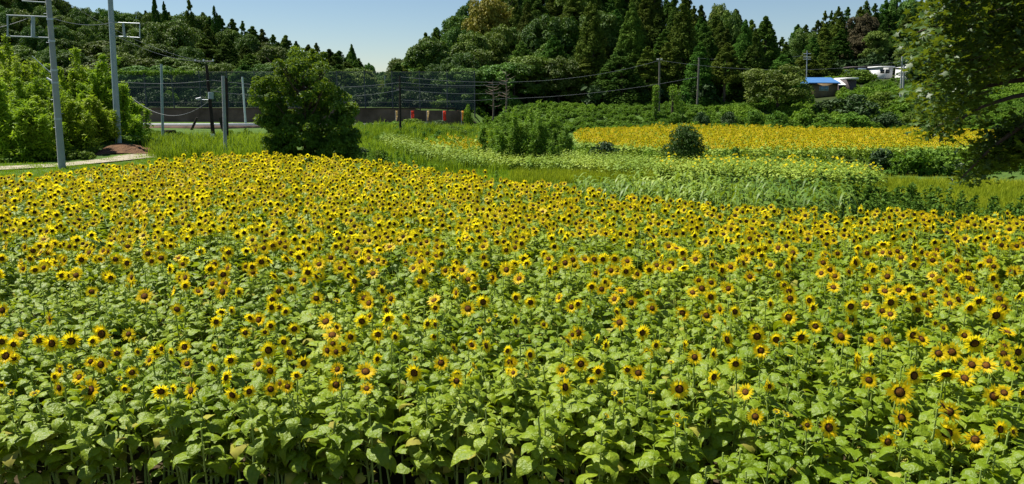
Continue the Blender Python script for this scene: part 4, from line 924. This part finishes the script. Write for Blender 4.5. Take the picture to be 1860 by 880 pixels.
for i, (u_, yt, w_, lb) in enumerate(((1192, 157, 14, 'ivy-covered stump beside the grey pole, the column-shaped one'), (1223, 160, 22, 'ivy-covered leaning stump right of the column-shaped one'))):
    Y_ = 96.; P = W(u_, yt, Y=Y_); gz = Gs(P[0], Y_); h = P[2]-gz; w = w_*Y_/F
    root = obj('ivy_stump', None, None, (P[0], Y_, gz), label=lb, cat='stump'); part('trunk', MB().tube([[0, 0, 0], [0, 0, h*.9]], [.2, .12], 7), M['bark'], root)
    zz = np.linspace(.3, h-.3, 10); C_ = np.stack([(zz*0+(.25*(h-zz) if i else 0)), zz*0, zz], -1); part('foliage', clumps(MB(), C_, np.full(10, w*.5), 90, .22, 1, .6, np.random.RandomState(i)), M['kudzu'], root, False)
# retaining wall
def wallx(u, Y): return (u-930)*cT/F*Y
b = MB(); xa, xb = wallx(170, 100.), wallx(868, 100.); n = 60; V = []; 
for i in range(n+1):
    x = xa+(xb-xa)*i/n; z0 = Gs(x, 98.)-.3; zt = zpix(198+ (3 if x > wallx(760, 100) else 0), 100.)
    if i > n-3: zt -= (i-n+3)*.6
    V += [(x, 99.7, z0), (x, 100.0, zt), (x, 100.5, zt), (x, 100.7, z0)]
b.add(V, [[4*i+j, 4*i+j+1, 4*i+j+5, 4*i+j+4] for i in range(n) for j in range(3)])
root = obj('retaining_wall', None, None, (0, 0, 0), label='long dark brown retaining wall behind the road', cat='wall'); part('wall_face', b, M['wall_c'], root, False)
cp = MB(); cp.box(((xa+xb)/2-1, 100.25, zpix(198, 100.)+.06), ((xb-xa)/2-2, .35, .06)); part('coping', cp, M['wood_pole'], root)
# net fence
nx0, nx1 = wallx(212, 101.), wallx(862, 101.); ztop = zpix(131, 101.); zb = zpix(200, 101.)
root = obj('net_fence', None, None, (0, 0, 0), label='tall see-through ball net on thin posts above the retaining wall', cat='net fence')
k = np.linspace(nx0, nx1, 14)
for i in range(13): part('net_panel', MB().add([(k[i], 101.2, zb), (k[i+1], 101.2, zb), (k[i+1], 101.2, ztop), (k[i], 101.2, ztop)], [[0, 1, 2, 3]]), M['net'], root)
for i in range(14): part('post', MB().tube([(k[i], 101.3, zb-1), (k[i], 101.3, ztop+.15)], [.10, .07], 6), M['dark_steel'], root)
for zz in (ztop, (ztop+zb)/2+.5, zb+1.0): part('cable', MB().tube([(nx0, 101.3, zz), (nx1, 101.3, zz)], [.014, .014], 4), M['dark_steel'], root)
zz = zpix(133, 101.); Pv = np.stack([np.linspace(nx0, wallx(352, 101.), 60), np.full(60, 101.25), np.full(60, zz)+RS.randn(60)*.1], -1)
o = obj('creeper', clumps(MB(), Pv, np.full(60, .38), 34, .24, .6, .6, RS).mesh('creeper', M['kudzu'], False), label='line of creeper growing along the top of the ball net', cat='creeper')
Pv = np.stack([np.linspace(nx0, wallx(470, 101.), 70), np.full(70, 101.6), zpix(158, 101.)+RS.randn(70)*.35], -1)
# dark inner net behind, teal
root = obj('net_fence', None, None, (0, 0, 0), label='second teal net standing further back behind the first one', cat='net fence'); xa, xb = wallx(700, 112.), wallx(800, 112.); z1 = zpix(138, 112.); z0 = zpix(185, 112.)
part('net_panel', MB().add([(xa, 112, z0), (xb, 112, z0), (xb, 112, z1), (xa, 112, z1)], [[0, 1, 2, 3]]), M['net'], root)
for x in (xa, (xa+xb)/2, xb): part('post', MB().tube([(x, 112, z0-2), (x, 112, z1)], [.1, .08], 6), M['blue_pole'], root)
# guardrail
root = obj('guardrail', None, None, (0, 0, 0), label='long white guardrail along the road below the retaining wall', cat='guardrail')
g0, g1 = wallx(255, 85.), wallx(520, 85.); zr = zpix(226.5, 85.)
for (za, h_) in ((zr, .10), (zr-.33, .07)): part('rail', MB().box(((g0+g1)/2, 85, za), ((g1-g0)/2, .04, h_)), M['white_paint'], root)
for x in np.arange(g0, g1+.1, 2.0): part('post', MB().tube([(x, 85.1, Gs(x, 85.)-.2), (x, 85.1, zr+.15)], [.06, .06], 8), M['white_paint'], root)
root = obj('kerb_wall', None, None, (0, 0, 0), label='low dark concrete edge under the white guardrail', cat='wall'); zg = Gs((g0+g1)/2, 84.8)
part('wall_face', MB().box(((g0+g1)/2, 84.7, zpix(236, 84.7)+.05), ((g1-g0)/2, .15, .38)), M['wall_c'], root)
b = MB(); P = W(305, 250, Y=63.); root = obj('bench', None, None, (P[0], 63, Gs(P[0], 63.)), label='low dark wooden bench beside the slender grey pole', cat='bench')
part('seat', MB().box((0, 0, .62), (.6, .2, .05)), M['wood_pole'], root); part('backrest', MB().box((0, .22, .95), (.6, .03, .12)), M['wood_pole'], root)
for x in (-.5, .5): part('leg', MB().box((x, 0, .3), (.05, .18, .3)), M['wood_pole'], root); part('leg', MB().box((x, .22, .5), (.04, .03, .5)), M['wood_pole'], root)
# banners
for i, (u_, c_, lb) in enumerate(((718, 'cream_cloth', 'cream banner on a pole, first from the left before the wall'), (746, 'red_cloth', 'red banner on a pole, just right of the thin dark pole'), (775, 'cream_cloth', 'narrow cream banner between the two red banners'), (804, 'red_cloth', 'red banner on a pole, third banner from the right'[:0]+'red banner on a pole, second of the two red ones'), (838, 'orange_cloth', 'yellow-orange banner at the right end of the wall'))):
    Y_ = 94.; P = W(u_, 204, Y=Y_); gz = Gs(P[0], Y_); root = obj('banner', None, None, (P[0], Y_, gz), label=lb, cat='banner', group='banners along the road'); h = P[2]-gz+.2
    part('pole', MB().tube([(0, 0, 0), (0, 0, h)], [.025, .02], 6), M['steel'], root); b = MB(); w = .42 if i % 2 else .34; V = []
    for j in range(7):
        f = j/6; V += [(0.02, 0, h-.05-f*1.25), (w*(1-.45*f*(i % 2 == 0)), .10*math.sin(f*5+i), h-.05-f*1.2)]
    b.add(V, [[2*j, 2*j+1, 2*j+3, 2*j+2] for j in range(6)]); cl = part('cloth', b, M[c_], root); sd_ = cl.modifiers.new('t', 'SOLIDIFY'); sd_.thickness = .01
# wires
def wire(a, Ya, b_, Yb, sag, label, r_=.016):
    A = W(*a, Y=Ya); B_ = W(*b_, Y=Yb); t = np.linspace(0, 1, 24)[:, None]; P = A+(B_-A)*t; P[:, 2] -= sag*4*(t*(1-t))[:, 0]
    obj('power_line', MB().tube(P, np.full(24, r_), 4).mesh('power_line', M['wire']), label=label, cat='cable', group='overhead power lines')
WI = [((213, 66), 50, (372, 112), 55, .4, 'thin wire from the blue-grey pole bracket to the wooden pole'), ((207, 148), 50, (385, 146), 55, .2, 'lower thin wire from the blue-grey pole to the wooden pole'),
      ((240, 178), 60, (384, 180), 55, 1.3, 'loosely hanging wire left of the wooden pole'), ((384, 146), 55, (727, 150), 72, .5, 'wire from the wooden pole past the lone tree to the thin dark pole'),
      ((384, 166), 55, (727, 164), 72, .6, 'second wire from the wooden pole past the lone tree'), ((727, 140), 72, (1198, 110), 98, 1.4, 'highest wire from the thin dark pole to the grey pole under the central hill'),
      ((727, 150), 72, (919, 152), 101, .3, 'wire from the thin dark pole to the taller dead tree'), ((727, 163), 72, (919, 168), 101, .3, 'second wire from the thin dark pole towards the dead trees'),
      ((727, 182), 72, (905, 180), 101, .2, 'lowest wire in front of the dead trees'), ((905, 180), 101, (1267, 140), 104, .6, 'wire running from the dead trees to the plain grey pole'),
      ((1198, 110), 98, (1637, 112), 110, 1.2, 'long wire from the grey pole to the twin poles'), ((1267, 106), 104, (1466, 100), 135, .5, 'wire from the plain grey pole towards the antenna mast'),
      ((88, 31), 40, (207, 40), 50, .3, 'wire between the bracket frames of the two big poles'), ((83, -20), 40, (370, 112), 55, .6, 'slanting wire from the big concrete pole to the wooden pole'), ((60, 30), 40, (-120, 60), 40, .3, 'wire leaving the big concrete pole to the left')]
for w_ in WI: wire(*w_)

# ------------------------------------------------------------------ houses
def house(u, Yd, lb): P = W(u, 170, Y=Yd); g_ = Gs(P[0], Yd); return obj('house', None, None, (P[0], Yd, g_), label=lb, cat='house'), np.array([P[0], Yd, g_])
def pz(y, Y): return float(zpix(y, Y))
Yd = 125.; s_ = Yd/F/cT
root, O = house(1505, Yd, 'tan house with a bright blue roof half hidden by trees')
def hx(u): return (u-1505)*s_
zt, zb = pz(150, Yd), O[2]-1
part('wall', MB().box(((hx(1476)+hx(1520))/2, 2.5, (zt+zb)/2-O[2]), ((hx(1520)-hx(1476))/2, 2.5, (zt-zb)/2)), M['tan_wall'], root)
b = MB(); x0, x1 = hx(1466), hx(1521); ze, zr_ = pz(150.5, Yd)-O[2], pz(141, Yd+2.5)-O[2]; b.add([(x0, -.8, ze), (x1, -.8, ze), (x1-.3, 2.6, zr_), (x0+.5, 2.6, zr_), (x1, 6, ze), (x0, 6, ze), (x0, -.8, ze-.15), (x1, -.8, ze-.15), (x1, 6, ze-.15), (x0, 6, ze-.15)], [[0, 1, 2, 3], [3, 2, 4, 5], [0, 6, 7, 1], [1, 7, 8, 4], [5, 9, 6, 0]]); b.add([(x0, -.8, ze), (x0+.5, 2.6, zr_), (x0, 6, ze)], [[0, 1, 2]]); b.add([(x1, -.8, ze), (x1-.3, 2.6, zr_), (x1, 6, ze)], [[0, 2, 1]])
part('roof', b, M['blue_roof'], root, False)
wz0, wz1 = pz(166, Yd)-O[2], pz(156, Yd)-O[2]; wn_ = part('window', MB().box(((hx(1488)+hx(1504))/2, -.03, (wz0+wz1)/2), ((hx(1504)-hx(1488))/2, .06, (wz1-wz0)/2)), M['white_wall'], root)
for a, c in ((1489, 1495.5), (1496.5, 1503)): o = part('pane', MB().box(((hx(a)+hx(c))/2, -.11, (wz0+wz1)/2), ((hx(c)-hx(a))/2, .02, (wz1-wz0)/2-.12)), M['glass'], wn_)
part('annex_roof', MB().add([(hx(1516), -1.2, pz(154.5, Yd)-O[2]), (hx(1529), -1.2, pz(154.5, Yd)-O[2]), (hx(1532), 2.0, pz(143, Yd+2)-O[2]), (hx(1520), 2.0, pz(143, Yd+2)-O[2]), (hx(1516), -1.2, pz(155.5, Yd)-O[2]), (hx(1529), -1.2, pz(155.5, Yd)-O[2])], [[0, 1, 2, 3], [0, 4, 5, 1]]), M['white_roof'], root, False)
part('side_wall', MB().box(((hx(1529)+hx(1547))/2, 1.2, (pz(145, Yd)+zb)/2-O[2]), ((hx(1547)-hx(1529))/2, 2.2, (pz(145, Yd)-zb)/2)), M['brown_roof'], root)
part('side_roof', MB().box(((hx(1529)+hx(1548))/2, 1.0, pz(143, Yd)-O[2]), ((hx(1548)-hx(1528))/2, 2.4, .13)), M['white_roof'], root)
Yd = 145.; s_ = Yd/F/cT
root, O = house(1605, Yd, 'small white building with dark windows up the right slope')
hx2 = lambda u: (u-1605)*s_
part('wall', MB().box((0, 2, (pz(123, Yd)+O[2]-1)/2-O[2]), (hx2(1617), 2, (pz(123, Yd)-O[2]+1)/2)), M['white_wall'], root)
part('roof', MB().box((0, 2, pz(122, Yd)-O[2]), (hx2(1619), 2.3, .14)), M['white_roof'], root)
for c_ in (1599, 1608): part('window', MB().box((hx2(c_), -.02, pz(130, Yd)-O[2]), (.38, .05, .35)), M['dark_glass'], root)
root, O = house(1562, Yd+6, 'blue-grey building with a shaded front behind the trees')
part('wall', MB().box((0, 2, (pz(124, Yd+6)+O[2]-1)/2-O[2]), (1.7, 2, (pz(124, Yd+6)-O[2]+1)/2)), M['blue_wall'], root); part('roof', MB().box((0, 2, pz(122.5, Yd+6)-O[2]), (1.9, 2.3, .15)), M['brown_roof'], root)
for x in (-.8, .8): part('window', MB().box((x, -.02, pz(131, Yd+6)-O[2]), (.4, .05, .5)), M['dark_glass'], root)
root, O = house(1654, 140., 'white-roofed shed half hidden by the overhanging leaves')
part('wall', MB().box((0, 2, (pz(124, 140.)+O[2]-1)/2-O[2]), (1.2, 2, (pz(124, 140.)-O[2]+1)/2)), M['white_wall'], root); part('roof', MB().add([(-1.4, -.8, pz(124, 140)-O[2]), (1.4, -.8, pz(121, 140)-O[2]), (1.4, 4, pz(119, 140)-O[2]), (-1.4, 4, pz(122, 140)-O[2])], [[0, 1, 2, 3]]), M['white_roof'], root)

# ------------------------------------------------------------------ overhanging tree at the right
def near_tree():
    r = np.random.RandomState(17); Y0 = 9.0
    root = obj('overhanging_tree', None, None, (11.5, 9.5, 0), label='dark leafy tree hanging into the view from the upper right corner', cat='tree'); O = np.array([11.5, 9.5, 0])
    q = lambda x, y, Y: W(x, y, Y=Y)
    tk = MB(); tk.tube(np.array([[11.5, 9.5, -.1], [11.3, 9.5, 2.5], [11.0, 9.4, 5], [10.6, 9.3, 8]])-O, [.28, .22, .17, .1], 9)
    BR = [([2050, 150], [1930, 120], [1800, 60], [1720, 40], [1665, 60]), ([2050, 210], [1930, 165], [1830, 110], [1740, 110], [1690, 130]), ([2050, 200], [1940, 190], [1860, 170], [1780, 195], [1710, 240]),
          ([2050, 240], [1950, 215], [1860, 225], [1800, 270], [1745, 325]), ([2050, 60], [1930, 30], [1830, -10], [1760, -30], [1700, -20]), ([2050, 180], [1900, 140], [1820, 150], [1750, 170], [1680, 175]),
          ([2050, 150], [1950, 90], [1880, 40], [1800, 10], [1730, 5]), ([2050, 260], [1960, 190], [1900, 100], [1850, 60], [1790, 90])]
    tw = MB()
    for i, b_ in enumerate(BR):
        Yb = 9.3-.25*(i % 4); P = np.array([q(x, y, Yb+.2*math.sin(i+j)) for j, (x, y) in enumerate(b_)])-O; tt = np.linspace(0, 4, 17); P = np.stack([np.interp(tt, range(5), P[:, c]) for c in range(3)], -1)
        P[1:-1] = (P[:-2]+2*P[1:-1]+P[2:])/4
        jn = np.array([-.15-.1*i/3, -.05, 3.0+.55*i]); st_ = jn+(P[0]-jn)*np.linspace(0, 1, 6)[:-1, None]+np.array([0, 0, .35])*np.sin(np.linspace(0, np.pi, 6)[:-1, None])
        P = np.concatenate([st_, P]); tk.tube(P, np.concatenate([np.linspace(.11, .055, 5), np.linspace(.05, .008, 17)]), 6, 0, False)
    # leaf positions: clusters inside the outline seen in the photo
    OUT = [(1680, 40), (1660, 75), (1652, 100), (1668, 130), (1662, 165), (1685, 185), (1680, 222), (1695, 240), (1708, 248), (1725, 240), (1740, 220), (1765, 190), (1785, 150), (1820, 132), (1840, 120), (1900, 115), (1960, 130), (2020, 100), (2020, -120), (1700, -120), (1695, -20), (1700, 15), (1680, 25)]
    OUT2 = [(1745, 320), (1738, 335), (1760, 325), (1790, 320), (1808, 300), (1830, 290), (1860, 285), (1900, 280), (1920, 225), (1860, 215), (1835, 230), (1815, 240), (1790, 262), (1770, 292)]
    def sample(poly, n):
        P = np.array(poly); out = []
        while len(out) < n:
            x = r.uniform(P[:, 0].min(), P[:, 0].max(), 400); y = r.uniform(P[:, 1].min(), P[:, 1].max(), 400); k = inpoly(x, y, poly); out += list(zip(x[k], y[k]))
        return np.array(out[:n])
    S = np.concatenate([sample(OUT, 860), sample(OUT2, 95)])
    # denser towards the tree's middle, broken up by gaps
    keep = r.rand(len(S)) < np.clip(.5+(S[:, 0]-1650)/170, .5, 1)*np.where(vnoise(S[:, 0]/24., S[:, 1]/24.) < .42, .08, 1)
    keep[860:] = True; S = S[keep]; Yc = r.uniform(7.6, 10.6, len(S)); Yc = np.where(S[:, 1] > 215, 8.9+r.randn(len(S))*.3, Yc)
    C = np.stack([q(a, b_, y_) for (a, b_), y_ in zip(S, Yc)])
    dd = nrm(r.randn(620, 3)); EX = np.array([10.8, 9.6, 5.4])+dd*(r.rand(620, 1)**.45)*np.array([3.4, 2.4, 2.9])
    ux_, uy_ = px(EX); EX = EX[(ux_ > 1985) | (uy_ < -90)]; C = np.concatenate([C, EX])       # the rest of its crown, past the edge of the frame
    for c in C[::2]: tw.tube([c-O+[.28, .05, .12], c-O+[.1, 0, .06], c-O+[-.05, 0, -.02]], [.006, .004, .002], 3, 0, False)
    per = 30; n = len(C)*per; P = np.repeat(C, per, 0)+r.randn(n, 3)*[.12, .12, .07]-O; N = nrm(r.randn(n, 3)*.55+[0, 0, 1])
    a = np.linspace(0, 2*np.pi, 11)[:-1]; rad = np.array([1.0, .42, .85, .40, .62, .25, .62, .40, .85, .42]); V = np.column_stack([np.cos(a)*rad, np.sin(a)*rad*.9, -.15*rad**2]); V = np.vstack([V, [[-.05, 0, .02]]])
    R = frame_n(N, r.rand(n)*6.28)*(.060*(.6+.7*r.rand(n)))[:, None, None]
    lf = MB().inst((V, [(np.array([[j, (j+1) % 10, 10] for j in range(10)]), 0)]), R, P); tv, tf = tw.data(); lf.addf(tv, [(f, 1) for f, _ in tf])
    part('trunk', tk, M['bark'], root); part('crown', lf, [M['near_leaf'], M['bark']], root)
near_tree()
import collections; print(collections.Counter(o.name.split('.')[0] for o in bpy.data.objects if not o.parent)); print('objects', len(bpy.data.objects), 'polys', sum(len(o.data.polygons) for o in bpy.data.objects if o.type == 'MESH'))
